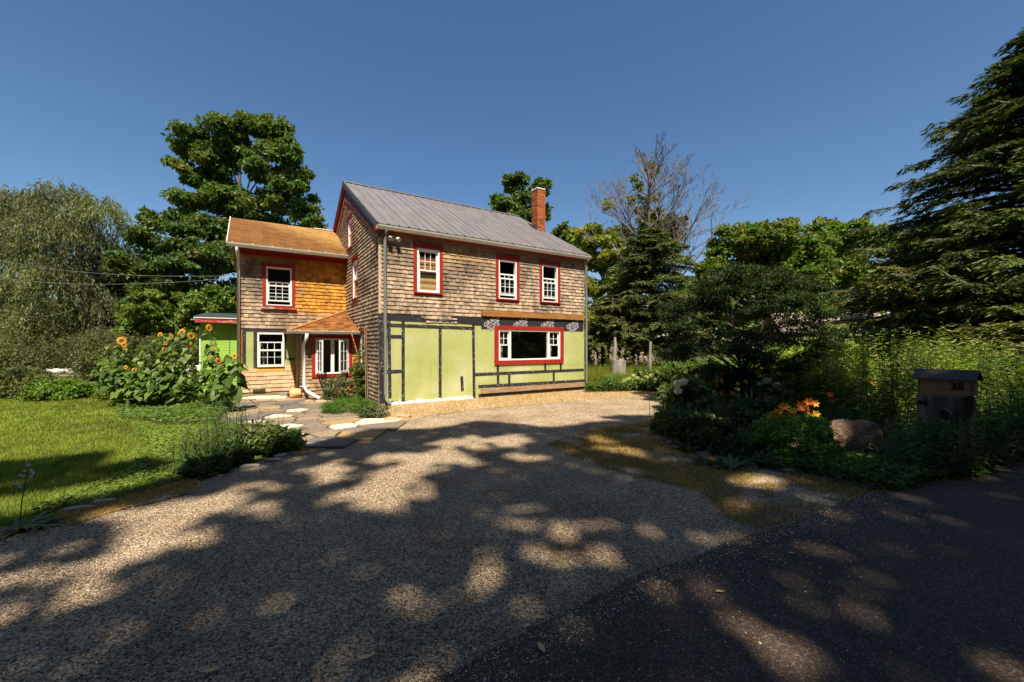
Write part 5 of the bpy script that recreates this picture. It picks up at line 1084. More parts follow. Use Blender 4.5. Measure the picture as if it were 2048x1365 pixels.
# ------------------------------------------------------------------ right garden planting
i = 0; r = R(300)
GR1 = 'tall weeds of the sunlit thicket behind the mailbox'
for k in range(70):
    px = r.uniform(1640, 2120); Z = r.uniform(8.2, 14.5); ty = r.uniform(655, 722)+(abs(px-1850) > 120)*8; H = EYE+(HZ-ty)/FPX*Z; g = gnd0(px, Z)
    if H < .7 or (px < 1760 and Z < 9.6): continue
    stemmed('tall_weed', 'tall leafy weed in the sunlit thicket behind the mailbox', g, H, 12, .24, [LG, TG, GOLD, (.15, .21, .025), TG, (.06, .10, .018)][r.integers(0, 6)], 310+k, group=GR1, spread=.42, nl=34, lean=.12, asp=.30, zlow=.15)
for k, (px, Z, ty) in enumerate([(1880, 12.5, 648), (1905, 12.5, 640), (1930, 12.2, 650), (1770, 13, 655), (1745, 12, 668)]):
    stemmed('tall_weed', ['yellow green sapling tip rising above the thicket left of the mailbox roof', 'tallest bright sapling of the thicket above the mailbox roof', 'bright sapling of the thicket right of the tallest one', 'rounded leafy sapling at the left of the thicket top', 'leafy sapling beside the barn roof'][k], gnd0(px, Z), EYE+(HZ-ty)/FPX*Z, 4, .22, LG, 380+k, spread=.2, nl=30, asp=.45, lean=.1)
# undergrowth right of the stump down to the road
for k in range(30):
    px = r.uniform(1800, 2150); py = r.uniform(880, 985)-(px-1800)*.14; g = gp(px, max(py, 868)); 
    if inpoly(np.array([g[0]]), np.array([g[1]]), ROAD)[0] or abs(px-1890) < 55 and g[1] < MZ+.6: continue
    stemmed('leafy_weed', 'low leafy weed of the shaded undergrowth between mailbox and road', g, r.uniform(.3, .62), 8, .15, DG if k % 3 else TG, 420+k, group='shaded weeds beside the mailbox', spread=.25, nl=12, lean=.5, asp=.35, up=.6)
for k in range(12):
    px = r.uniform(1925, 2080); Z = r.uniform(6.0, 8.0); stemmed('leafy_weed', 'waist high shaded weed right of the mailbox', gnd0(px, Z), r.uniform(.8, 1.25), 8, .15, TG if k % 2 else DG, 460+k, group='waist high weeds right of the mailbox', spread=.3, nl=26, lean=.2, asp=.35)
for k in range(9):
    px = [1700, 1735, 1775, 1800, 1820, 1660, 1745, 1790, 1830][k]; py = [885, 865, 850, 880, 900, 850, 835, 830, 925][k]; stemmed('leafy_weed', 'green herb between the boulder and the stump', gp(px, py), r.uniform(.35, .6), 9, .14, TG, 480+k, group='herbs between boulder and stump', spread=.22, nl=16, lean=.35, asp=.4)
b = gp(1605, 925); mound('sedum_mound', 'rounded bright green mound shrub left of the boulder', (b[0], b[1]+.2, 0), .50, .66, 9000, .055, (.13, .22, .030), 500, 'shrub', sub=70, subr=.22, shell=.8, asp=.55)
b = gp(1740, 838); mound('leafy_shrub', 'leafy green shrub just behind the boulder', (b[0], b[1], 0), .55, .75, 4500, .10, (.11, .18, .025), 501, sub=40)
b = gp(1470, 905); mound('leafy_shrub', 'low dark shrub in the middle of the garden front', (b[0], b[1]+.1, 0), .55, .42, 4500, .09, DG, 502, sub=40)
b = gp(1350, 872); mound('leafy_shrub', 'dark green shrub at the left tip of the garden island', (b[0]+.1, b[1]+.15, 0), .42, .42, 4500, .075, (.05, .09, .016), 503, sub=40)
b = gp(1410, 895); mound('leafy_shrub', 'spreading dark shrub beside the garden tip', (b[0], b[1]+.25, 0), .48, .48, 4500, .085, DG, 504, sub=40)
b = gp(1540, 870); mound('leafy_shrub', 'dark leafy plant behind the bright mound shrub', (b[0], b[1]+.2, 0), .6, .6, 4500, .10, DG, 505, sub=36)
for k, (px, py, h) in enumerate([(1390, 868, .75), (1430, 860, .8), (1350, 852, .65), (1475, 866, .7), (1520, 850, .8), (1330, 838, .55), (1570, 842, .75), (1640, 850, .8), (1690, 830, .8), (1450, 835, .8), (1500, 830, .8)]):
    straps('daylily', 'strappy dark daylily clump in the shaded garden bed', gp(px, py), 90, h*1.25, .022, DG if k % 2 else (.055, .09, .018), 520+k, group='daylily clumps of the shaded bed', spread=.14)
for k, (px, py) in enumerate([(1420, 930), (1465, 938), (1510, 930), (1380, 905)]):
    straps('hosta', ['broad leaved hosta in the dark garden front, between the edging stones', 'broad leaved hosta left of the sedum mound', 'broad leaved hosta against the foot of the sedum mound', 'broad leaved hosta nearest the left garden tip'][k], gp(px, py), 34, .38, .065, (.045, .085, .03), 540+k, group='hostas of the garden front', spread=.06, tilt=(.5, 1.2))
# orange daylilies in bloom
dl = gp(1600, 880); t = straps('daylily', 'blooming orange daylily clump behind the mound shrub', (dl[0], dl[1], 0), 90, .75, .02, TG, 560, cat='flower', spread=.15)
for k, (px, py) in enumerate([(1545, 838), (1556, 832), (1566, 836), (1548, 826), (1580, 826), (1592, 824), (1604, 823), (1618, 822), (1632, 828), (1640, 832), (1606, 812), (1625, 806), (1585, 815), (1612, 805)]):
    Zk = 6.15+.25*r.random(); p = wpt(px, py, Zk); lily(t, (dl[0]+r.normal(0, .06), dl[1]+r.normal(0, .06), 0), p, r.uniform(.13, .19), [(.60, .24, .02), (.52, .14, .012), (.64, .34, .04)][k % 3], 570+k)
t = straps('daylily', 'dark red flowered daylily in the shade behind the blooming orange ones', gp(1700, 815), 70, .8, .02, DG, 600, cat='flower')
for k, (px, py) in enumerate([(1660, 790), (1700, 772), (1722, 790), (1742, 768), (1665, 798), (1688, 800), (1712, 800)]):
    lily(t, gp(1700, 815), wpt(px, py, 9.6), .16, (.45, .10, .02), 610+k)
t = straps('daylily', 'low orange daylily under the small dark tree', gp(1460, 812), 60, .7, .02, DG, 620, cat='flower')
for k, (px, py) in enumerate([(1428, 786), (1440, 788), (1465, 788), (1475, 793), (1510, 800), (1528, 790), (1380, 774), (1392, 772), (1398, 777), (1442, 762), (1490, 765)]):
    lily(t, gp(1460, 812), wpt(px, py, 11.3), .17, (.60, .20, .02) if k % 2 else (.62, .34, .04), 630+k)
# hydrangeas with white balls
def hydrangea(label, px, Z, balls, seed, H=.8):
    g = gnd0(px, Z); t = mound('hydrangea', label, g, .65, H*1.15, 3200, .14, (.10, .15, .03), seed, 'shrub', sub=30, asp=.7); r2 = R(seed+1)
    for x, y, sz, c in balls:
        p = wpt(x, y, Z-.5); n = 90; gg = nrm(r2.normal(size=(n, 3))); rr = sz/FPX*Z/2; V, F = leafq(p+gg*rr*np.array([1, 1, .75]), np.cross(gg, r2.normal(size=(n, 3))), gg, np.full(n, rr*.55), np.full(n, rr*.5)); big('flower_head', V, F, np.repeat(hue(c, n, .1, .03, r2), 4, 0), M['petal'], t, off=g)
WH = (.75, .74, .64); GW = (.45, .52, .25)
hydrangea('hydrangea with three pure white balls left of the small dark tree', 1372, 10.6, [(1355, 768, 15, WH), (1367, 764, 15, WH), (1356, 782, 15, WH)], 650, .75)
hydrangea('hydrangea with cream heads behind the small dark tree trunk', 1425, 12.6, [(1412, 748, 20, WH), (1445, 748, 14, GW), (1434, 758, 14, GW), (1400, 752, 14, WH), (1428, 735, 10, WH), (1455, 742, 10, GW)], 652, .95)
hydrangea('hydrangea with greenish white balls right of the small dark trunk', 1545, 11.8, [(1533, 762, 15, (.5, .55, .45)), (1552, 771, 15, (.5, .55, .45)), (1520, 768, 10, GW)], 654, .8)
hydrangea('pale yellow green flat topped shrub across the drive', 1290, 15.5, [(1275+9*k, 757+5*math.sin(k*1.7), 9, (.42, .46, .16)) for k in range(-3, 7)], 656, .62)
straps('ornamental_grass', 'arching ornamental grass fountain left of the mailbox', gp(1700, 800), 700, 1.75, .012, (.10, .125, .03), 660, cat='grass', spread=.35, tilt=(.05, .6), arch=.6)
straps('ornamental_grass', 'second fountain grass behind the red daylily', gnd0(1640, 11.2), 420, 1.5, .012, (.08, .11, .03), 661, cat='grass', spread=.3, tilt=(.05, .6), arch=.6)
for k in range(10):
    px = r.uniform(1540, 1700); Z = r.uniform(12.5, 16); mound('leafy_shrub', 'bright leafy shrub at the back of the garden below the barn', gnd0(px, Z), .8, r.uniform(1.1, 1.9), 2600, .15, LG if k % 2 else TG, 670+k, group='shrubs below the barn', sub=26)
for k in range(8):
    px = 1335+k*24; mound('leafy_shrub', 'green bush behind the small dark tree', gnd0(px, r.uniform(15.5, 18)), .8, r.uniform(.7, 1.2), 2000, .15, TG, 690+k, group='bushes behind the small dark tree', sub=24)
# ragged thin plant at the garden tip
stemmed('tall_weed', 'single thin dark stalk standing at the left tip of the garden', gp(1300, 838), .68, 1, .04, DG, 700, nl=22, lean=.1, spread=.02, stem=.006)
# garden ground cover along the road edge and bed floor
BED = [gp(x, y)[:2] for x, y in [(1310, 850), (1335, 880), (1420, 915), (1560, 945), (1740, 985), (1850, 970), (1960, 945), (2060, 920), (2250, 880), (2250, 780), (1700, 770), (1340, 778)]]
sheet('garden_bed', ragged(BED, .3, .1, 31), .016, M['soil'])
def cover(name, poly, n, L_, col, label, h=.16, near=5, z0=.0, asp=.55, seed=1, pw=1.0, cat='ground cover'):
    r = R(seed); q = pts_in(poly, n, near, pw, r); n = len(q); d = np.hypot(q[:, 0], q[:, 1]); hh = z0+h*r.random(n)*(.4+1.2*vn2(q[:, 0], q[:, 1], .6, seed)); az = r.random(n)*2*PI; D = np.column_stack([np.cos(az), np.sin(az), r.normal(.1, .3, n)]); N_ = nrm(np.array([0, -.2, 1.])+r.normal(0, .35, (n, 3)))
    Ls = L_*(.6+.8*r.random(n)); V, F = leafq(np.column_stack([q, hh]), D, N_, Ls, Ls*asp); c = hue(col, n, .25, .12, r)*(.7+.6*vn2(q[:, 0], q[:, 1], .5, seed+9))[:, None]; return tag(big(name, V, F, np.repeat(c, 4, 0), M['leaf']), label, cat, kind='stuff')
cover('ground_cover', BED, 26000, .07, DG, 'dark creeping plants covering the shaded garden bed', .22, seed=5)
EDGE = [gp(x, y)[:2] for x, y in [(1560, 938), (1700, 965), (1800, 985), (1900, 958), (2050, 922), (2150, 905), (2150, 880), (1900, 905), (1760, 935), (1640, 925)]]
cover('ground_cover', EDGE, 12000, .06, TG, 'low green leaves edging the road below the mailbox', .15, seed=6)
EDGE2 = [gp(x, y)[:2] for x, y in [(1310, 845), (1340, 885), (1440, 918), (1560, 942), (1560, 925), (1440, 895), (1350, 860)]]
cover('ground_cover', EDGE2, 4000, .05, (.06, .10, .015), 'small leaves along the garden edge facing the drive', .10, seed=7)
for k, (px, py, s_) in enumerate([(1345, 888, 1), (1375, 900, .8), (1408, 912, 1), (1500, 932, 1.1), (1400, 908, .6), (1580, 946, .9)]):
    g = gp(px, py); rockmesh('edging_stone', 'grey stone edging the right garden bed', 'stone', (g[0], g[1], .02), (.12*s_, .07*s_, .035*s_), (.26, .22, .19), 30+k, group='stones edging the right garden')
# ------------------------------------------------------------------ meadow, stump and posts beyond the drive
MEAD = [gnd0(1172, 15.2)[:2], gnd0(1250, 15.6)[:2], gnd0(1340, 15.4)[:2], gnd0(1430, 15)[:2], gnd0(1600, 24)[:2], gnd0(1170, 27)[:2]]
q = pts_in(MEAD, 26000, 16, 1.0); cc = gcol(len(q), (.12, .17, .025), .3, .5)*(.6+.8*vn2(q[:, 0], q[:, 1], .8, 3))[:, None]; tag(blades('meadow_grass', q, .55, .022, cc, .5, bend=False), 'tall green meadow grass right of the house', 'grass', kind='stuff')
cover('ground_cover', [gnd0(1172, 14.6)[:2], gnd0(1300, 15.0)[:2], gnd0(1330, 16.5)[:2], gnd0(1172, 17)[:2]], 6000, .10, (.08, .13, .02), 'leafy border plants along the far side of the drive', .38, near=15, seed=8)
for k in range(16):
    px = 1190+k*10+r.uniform(-4, 4); stemmed('pink_flower_spike', 'pale pink flower spike in the meadow right of the house', gnd0(px, r.uniform(19, 22)), r.uniform(1.0, 1.5), 3, .12, TG, 720+k, cat='flower', group='pink flower spikes in the meadow', nl=12, spread=.2, head=('blossom', 3, 22, .06, 2.8, .07), headcol=(.50, .36, .34))
sp = thing('cut_stump', 'pale broken tree stump in the meadow right of the house', 'stump', gnd0(1236, 18.5))
m = MB(); m.tube([(0, 0, 0), (0, 0, .5), (.02, 0, 1.0)], [.42, .34, .33], 14); o = m.build('stump_body', M['palebark'], sp)
m = MB(); m.tube([(-.2, 0, .95), (-.12, 0, 1.6), (-.14, 0, 2.05)], [.10, .08, .05], 7); m.build('broken_spike', M['palebark'], sp)
stemmed('climbing_vine', 'green vine climbing left of the pale stump', gnd0(1218, 18.3), 1.8, 3, .16, LG, 745, nl=26, spread=.1, lean=.1)
m = MB(); g = gnd0(1301, 19); m.tube([g, g+[-.03, 0, 1.0], g+[0, 0, 1.85]], [.075, .065, .06], 7); tag(m.build('fence_post', M['palebark']), 'weathered upright post standing in the meadow', 'post')
# ------------------------------------------------------------------ left side: road beyond, bushes, wall
rd = sheet('far_road', [gp(x, y)[:2] for x, y in [(-900, 752), (-900, 762), (150, 757), (420, 762), (420, 756), (150, 750)]], .02, M['asphalt'])
M['yel'] = mat_noise('yellow_road_paint', (.50, .33, .05), (.60, .42, .08), 6, .7, bst=0)
me = bpy.data.meshes.new('centre_line'); me.from_pydata([tuple(gp(x, y)[:2])+(.026,) for x, y in [(-900, 754.6), (-900, 755.4), (150, 752.9), (420, 758.9), (420, 758.2), (150, 752.3)]], [], [(0, 1, 2, 3, 4, 5)]); me.materials.append(M['yel']); link(bpy.data.objects.new('centre_line', me), rd)
for k in range(16):
    px = 60+k*5.8+r.uniform(-2, 2); g = gnd0(px, 24.5+r.uniform(-.3, .3)); rockmesh('pale_rock', 'pale rock of the low heap beyond the far road', 'rock', (g[0], g[1], .12), (.20+.1*r.random(), .2, .13+.06*r.random()), (.52, .47, .44), 60+k, group='pale rocks beyond the far road')
for k in range(9):
    px = 100+k*3.6; g = gnd0(118+k*4, 30+r.uniform(-.5, .5)); 
def bush(label, px, Z, rx, h, col, seed, n=5000, leaf=.13, group=None, **kw): return mound('bush', label, gnd0(px, Z), rx, h, n, leaf, col, seed, 'bush', group=group, **kw)
bush('rounded bright green bush at the far edge of the lawn', 122, 12.9, .80, .60, (.11, .18, .018), 760, 6500, .10)
bush('dull brush left of the round bush at the photo edge', 15, 13.4, 1.0, .95, (.09, .10, .03), 761, 5000, .11)
bush('pale weedy bush between the brush and the round bush', 62, 13.6, .7, .62, (.12, .14, .035), 762, 4000, .10)
for k, (px, Z, rx, h) in enumerate([(-60, 19, 2.0, 2.3), (0, 27, 2.0, 2.6), (85, 28.5, 1.8, 4.2), (-20, 16, 1.3, 1.6), (165, 28, 1.8, 2.4), (230, 20, 1.4, 2.2), (290, 20, 1.6, 2.0)]):
    bush(['olive thicket bush under the willow, at the very left edge', 'tall olive thicket bush under the willow, above the dull brush', 'olive thicket bush under the willow, behind the pale weedy bush', 'lower olive thicket bush in front, cut by the left edge', 'olive thicket bush under the willow, behind the round green bush', 'olive thicket bush between willow and sunflowers', 'olive thicket bush directly behind the sunflower clump'][k], px, Z, rx, h, (.095, .10, .030), 770+k, 9000, .12, sub=90)
for k, (px, Z) in enumerate([(215, 13.6), (190, 13.9), (235, 12.8)]): bush('low leafy weed clump at the lawn edge left of the sunflowers', px, Z, .5, .4, (.13, .18, .03), 780+k, 1600, .09, group='weed clumps left of the sunflowers')
BD = [gp(x, y)[:2] for x, y in [(240, 838), (330, 850), (430, 852), (470, 812), (478, 800), (400, 790), (300, 795), (230, 810)]]
sheet('planting_bed', ragged(BD, .3, .1, 33), .010, M['soil'])
cover('ground_cover', BD, 11000, .08, (.10, .16, .022), 'bright green plants growing at the foot of the sunflowers', .16, near=10, seed=9, pw=.3)
cover('ground_cover', [gnd0(340, 14)[:2], gnd0(465, 13.6)[:2], gnd0(465, 17)[:2], gnd0(330, 17)[:2]], 3000, .12, (.07, .11, .02), 'dark leafy plants behind the sunflowers below the annex', .5, near=14, seed=10)
for k in range(12):
    g = gnd0(340+k*11, 16.5+r.uniform(-.3, .3)); rockmesh('pale_rock', 'white rock of the heap seen between the sunflower stems', 'rock', (g[0], g[1], .5+.25*(k % 2)), (.28, .25, .16), (.62, .57, .50), 90+k, group='white rocks behind the sunflowers')
CL = [gp(x, y)[:2] for x, y in [(260, 850), (330, 858), (430, 850), (500, 858), (560, 890), (480, 925), (400, 950), (300, 985), (150, 1018), (60, 1035), (120, 1000), (250, 950), (300, 900)]]
cover('clover_patch', CL, 20000, .045, (.13, .19, .022), 'bright clover and low weeds between lawn and driveway', .10, near=7, seed=11, pw=.6)
cover('mulch', [gp(x, y)[:2] for x, y in [(345, 855), (445, 848), (450, 868), (400, 885), (350, 872)]], 4000, .06, (.36, .22, .10), 'orange brown straw mulch near the flagstones', .03, near=10, seed=12, asp=.14, pw=.1, cat='mulch')
def dshrub(label, px, py, rx, h, col, seed, n=4000, leaf=.07, group=None, **kw): g = gp(px, py); return mound('leafy_shrub', label, (g[0], g[1]+rx*.4, 0), rx, h, n, leaf, col, seed, group=group, **kw)
dshrub('dark low shrub at the corner of drive and lawn', 400, 955, .26, .24, (.05, .09, .02), 800, 2600, .06)
dshrub('dark leafy plant right of the corner shrub', 452, 932, .25, .28, (.04, .075, .018), 801, 2600, .06)
dshrub('green leafy plant nearest the flagstones beside the drive', 545, 908, .34, .34, (.09, .14, .03), 802, 3500, .09)
dshrub('pale speckled plant between the dark shrubs and the flagstones', 510, 905, .34, .40, (.14, .17, .06), 803, 3000, .10)
for k, (px, py, H) in enumerate([(412, 925, .8), (440, 905, .95), (460, 905, .9), (475, 898, .75), (385, 935, .6), (426, 912, .7), (500, 890, .6), (370, 950, .5), (400, 940, .7), (420, 940, .55), (450, 925, .65), (470, 915, .75), (432, 925, .85), (482, 905, .6), (380, 925, .45)]):
    stemmed('leafy_herb', 'upright dark herb beside the driveway corner', gp(px, py), H, 6, .10, (.045, .08, .02), 810+k, group='upright herbs at the driveway corner', nl=20, spread=.12, lean=.2)
t = straps('hosta', 'broken pale hosta with a lilac flower spike at the left photo edge', gp(38, 1062), 26, .34, .05, (.16, .18, .06), 820, cat='flower', spread=.05, tilt=(.6, 1.3)); hb_base = gp(38, 1062)
m = MB(); m.tube([hb_base, wpt(44, 1000, 3.85), wpt(55, 945, 3.85)], [.006, .005, .003], 5); m.build('flower_stalk', M['stemgreen'], t, off=hb_base)
for k, (px, py) in enumerate([(57, 932), (60, 943), (52, 944), (62, 948), (50, 955), (60, 955), (46, 953), (45, 975), (40, 970)]):
    p = wpt(px, py, 3.85); m = MB(); e = p+np.array([(px-54)*.004, -.01, .012]); m.tube([p, (p+e)/2, e], [.004, .010, .014 if k < 7 else .005], 6); m.build('blossom', mat_noise('lilac_petal', (.50, .36, .36), (.62, .48, .48), 30, .6, bst=0) if k == 0 else bpy.data.materials['lilac_petal'], t, off=hb_base)
straps('hosta', 'trampled pale leaves beside the lilac hosta', gp(90, 1052), 20, .25, .035, (.17, .19, .08), 822, spread=.08, tilt=(.9, 1.4))
for k, (px, py, a, b_) in enumerate([(155, 1022, .16, .05), (205, 1008, .12, .045), (610, 893, .22, .06), (640, 886, .26, .06), (575, 910, .14, .05), (545, 924, .12, .05), (500, 936, .13, .05), (560, 915, .10, .05)]):
    g = gp(px, py); o = rockmesh('edging_stone', 'flat stone edging the drive below lawn and flagstones', 'stone', (g[0], g[1], .02), (a, b_, .035), (.42, .36, .30), 130+k, group='stones edging the drive on the left'); o.rotation_euler = (0, 0, .35)
# ------------------------------------------------------------------ flagstone terrace
PAT = [gp(x, y)[:2] for x, y in [(452, 835), (470, 808), (488, 802), (565, 801), (640, 806), (648, 826), (700, 842), (772, 846), (752, 868), (650, 886), (600, 893), (560, 880), (500, 862)]]
pat = sheet('flagstone_terrace', PAT, .010, M['soil'])
def clip(poly, p, n):
    out = []
    for i in range(len(poly)):
        a, b = poly[i], poly[(i+1) % len(poly)]; da = np.dot(a-p, n); db = np.dot(b-p, n)
        if da <= 0: out.append(a)
        if da*db < 0: out.append(a+(b-a)*da/(da-db))
    return out
rr = R(900); lo = np.min(PAT, 0); hi = np.max(PAT, 0); sd = []
y = lo[1]; row = 0
while y < hi[1]:
    x = lo[0]+(.3 if row % 2 else 0)
    while x < hi[0]:
        p = np.array([x+rr.uniform(-.14, .14), y+rr.uniform(-.09, .09)])
        if inpoly(np.array([p[0]]), np.array([p[1]]), PAT)[0]: sd.append(p)
        x += .58
    y += .40; row += 1
sd = np.array(sd)
M['flagpale'] = mat_noise('pale_flagstone', (.42, .36, .27), (.60, .53, .42), 5, .85, bst=.4, fine=30)
white = [gp(x, y)[:2] for x, y in [(612, 822), (550, 836), (508, 845), (592, 857), (693, 854), (726, 849), (575, 873)]]
wi = {int(np.argmin(np.hypot(*(sd-w_).T))) for w_ in white}
for i, p in enumerate(sd):
    poly = [p+np.array(o_) for o_ in ((-.6, -.5), (.6, -.5), (.6, .5), (-.6, .5))]
    for j in np.argsort(np.hypot(*(sd-p).T))[1:14]:
        q_ = sd[j]; n_ = nrm(q_-p); poly = clip(poly, (p+q_)/2-n_*.022, n_)
        if len(poly) < 3: break
    if len(poly) < 3: continue
    pp = []
    for k in range(len(poly)):
        a, b = poly[k], poly[(k+1) % len(poly)]; pp += [a, (a+b)/2+rr.normal(0, .010, 2)] if np.linalg.norm(b-a) > .15 else [a]
    base = np.array([(.21, .155, .11), (.14, .12, .105), (.26, .19, .12), (.34, .215, .10), (.18, .14, .105), (.12, .105, .095)][rr.integers(0, 6)]); m = MB(); m.prism([(a[0], a[1]) for a in pp], .0, .030+.02*rr.random(), base)
    o = m.build('flagstone', M['flagpale'] if i in wi else M['stone'], pat, bevel=.008, tint=True)
    if i in wi: o['label'] = 'pale flagstone'
cover('crevice_weeds', PAT, 500, .03, TG, 'tiny weeds in the joints of the flagstones', .05, near=12, seed=13, pw=.1, z0=.03)
g = gp(527, 801); m = MB(); m.hexa([(g[0]-.62, g[1]-.10, 0), (g[0]+.62, g[1]+.12, 0), (g[0]+.58, g[1]+.52, 0), (g[0]-.45, g[1]+.36, 0), (g[0]-.60, g[1]-.08, .10), (g[0]+.60, g[1]+.14, .10), (g[0]+.56, g[1]+.5, .10), (g[0]-.43, g[1]+.34, .10)]); tag(fixn(m.build('step_slab', M['flagpale'], bevel=.02)), 'pale stone slab lying as a step below the wing wall', 'step')
g = gp(588, 799); rockmesh('sandstone_block', 'squared orange sandstone block at the porch corner', 'stone', (g[0], g[1]+.10, .16), (.23, .17, .17), (.55, .34, .16), 5, rough=.05)
g = gp(567, 799); m = MB(); m.hexa([(g[0]-.11, g[1]-.02, 0), (g[0]+.10, g[1], 0), (g[0]+.10, g[1]+.2, 0), (g[0]-.11, g[1]+.2, 0), (g[0]-.10, g[1]-.02, .2), (g[0]+.11, g[1], .2), (g[0]+.11, g[1]+.2, .2), (g[0]-.10, g[1]+.2, .2)]); tag(fixn(m.build('grey_block', mat_noise('grey_block', (.2, .17, .15), (.28, .24, .2), 5, .9), bevel=.01)), 'small grey block between the slab and the orange sandstone', 'block')
for k, (px, py, a) in enumerate([(643, 806, .2), (618, 806, .14), (486, 801, .12), (780, 843, .14), (808, 836, .15)]):
    g = gp(px, py); rockmesh('field_stone', ['flat orange stone right of the porch downspout', 'small brown stone left of the downspout foot', 'brown stone at the left end of the step slab', 'grey stone at the edge of the gravel near the terrace', 'pale stone in the straw below the green wall'][k], 'stone', (g[0], g[1], .03), (a, a*.6, .06), (.40, .27, .15), 150+k)
# plants at the house foot
g = h2w(-.75, 2.05); mound('leafy_shrub', 'loose grey green shrub under the casement window', g, .42, .72, 2600, .07, (.11, .13, .055), 830, sub=34, subr=.3, flowers=[(g[0]+.15, g[1]-.3, .25, .09)], fcol=(.75, .35, .03))
g = h2w(-.10, 1.35); t = mound('climbing_rose', 'tall green rose bush climbing the corner of the gable wall', (g[0]-.08, g[1]+.2, 0), .34, 1.75, 6500, .075, (.085, .13, .022), 831, ry=.3, sub=50, subr=.30, shell=.4, flowers=[(g[0]-.1, g[1]-.1, .92, .07), (g[0]-.45, g[1]-.1, .35, .08)], fcol=(.75, .22, .04))
b = gp(690, 832); mound('fern_mound', 'wide fine leaved bright green mound before the gable wall', (b[0], b[1]+.35, 0), .70, .36, 10000, .045, (.075, .15, .012), 832, ry=.48, sub=90, subr=.22, asp=.3)
b = gp(760, 838); mound('grey_herb', 'small grey green tuft at the foot of the corner downspout', (b[0]-.08, b[1]+.25, 0), .24, .26, 1600, .05, (.15, .17, .08), 833, sub=30)
b = gp(737, 836); mound('grey_herb', 'small dark herb right of the fern mound', (b[0], b[1]+.1, 0), .2, .24, 1500, .05, (.08, .11, .04), 834, sub=30)
for k, (px, py) in enumerate([(530, 870), (562, 862), (547, 885), (607, 830)]): stemmed('leafy_herb', 'thin weed growing up between the flagstones', gp(px, py), .38 if k < 3 else .15, 2, .07, (.07, .11, .04), 840+k, group='weeds between the flagstones', nl=12, spread=.05)
b0 = np.array(h2w(-.22, 1.75, .75)); m = MB(); p0 = h2w(-.33, 2.1, 2.05); p1 = h2w(-.12, 1.55, .75); m.tube([p0, (p0+p1)/2+[.01, 0, .05], p1], .016, 6); tag(m.build('garden_stake', M['oldred']), 'thin peeling stake leaning from the porch gutter to the rose', 'stake')
for k, (u_, v_) in enumerate([(-.12, 1.10), (-.10, .98), (-.12, 1.45)]):
    p0 = h2w(u_, v_, .5); p1 = h2w(u_-.02, v_+.1, 2.25-.35*(k == 2)); m = MB(); m.tube([h2w(u_, v_, 0), p0, p1], .012, 5); tag(m.build('trellis_stick', M['brownboard']), 'thin wooden stick behind the rose on the gable wall', 'stick', group='sticks supporting the rose')
# dry leaves on the drive and road
M['dryleaf'] = mat_noise('dry_leaf', (.42, .33, .10), (.55, .46, .18), 20, .7, bst=0)
for k, (px, py, a) in enumerate([(731, 1323, .5), (419, 1350, .3), (1083, 1304, 1.9), (1583, 1112, .2), (1081, 1243, .1), (1440, 1190, .1), (1052, 1260, .4)]):
    g = gp(px, py); m = MB(); L_ = .05 if k < 3 else .035; m.add([(-L_, 0, .0), (-.2*L_, .35*L_, .006), (.4*L_, .3*L_, .004), (L_, 0, .010), (.4*L_, -.3*L_, .008), (-.2*L_, -.35*L_, .004)], [(0, 1, 2, 3), (0, 3, 4, 5)]); o = m.build('fallen_leaf', M['dryleaf']); o.location = (g[0], g[1], .022); o.rotation_euler = (0, .15, a)
    tag(o, ['curled yellow leaf lying on the gravel in the left foreground', 'yellow leaf at the bottom edge left of the other gravel leaf', 'pale upright leaf on the asphalt at the bottom centre', 'small pale leaf on the asphalt below the garden', 'small leaf where gravel meets asphalt', 'tiny leaf on the asphalt in the right centre', 'tiny leaf beside the gravel edge'][k], 'leaf')
# overhead wires
for k, ((x0, y0, z0), (x1, y1, z1)) in enumerate([((-80, 500, 28), (470, 552, 14.9)), ((-80, 540, 28), (474, 556, 14.9)), ((-80, 612, 20), (150, 618, 27))]):
    a, b = wpt(x0, y0, z0), wpt(x1, y1, z1); m = MB(); m.tube([a+(b-a)*t-np.array([0, 0, .55*4*t*(1-t)]) for t in np.linspace(0, 1, 14)], .007, 4); tag(m.build('overhead_wire', M['greypipe']), ['upper wire running past the willow to the wing corner', 'lower wire of the pair reaching the wing corner', 'short low wire at the left edge of the photo'][k], 'wire')
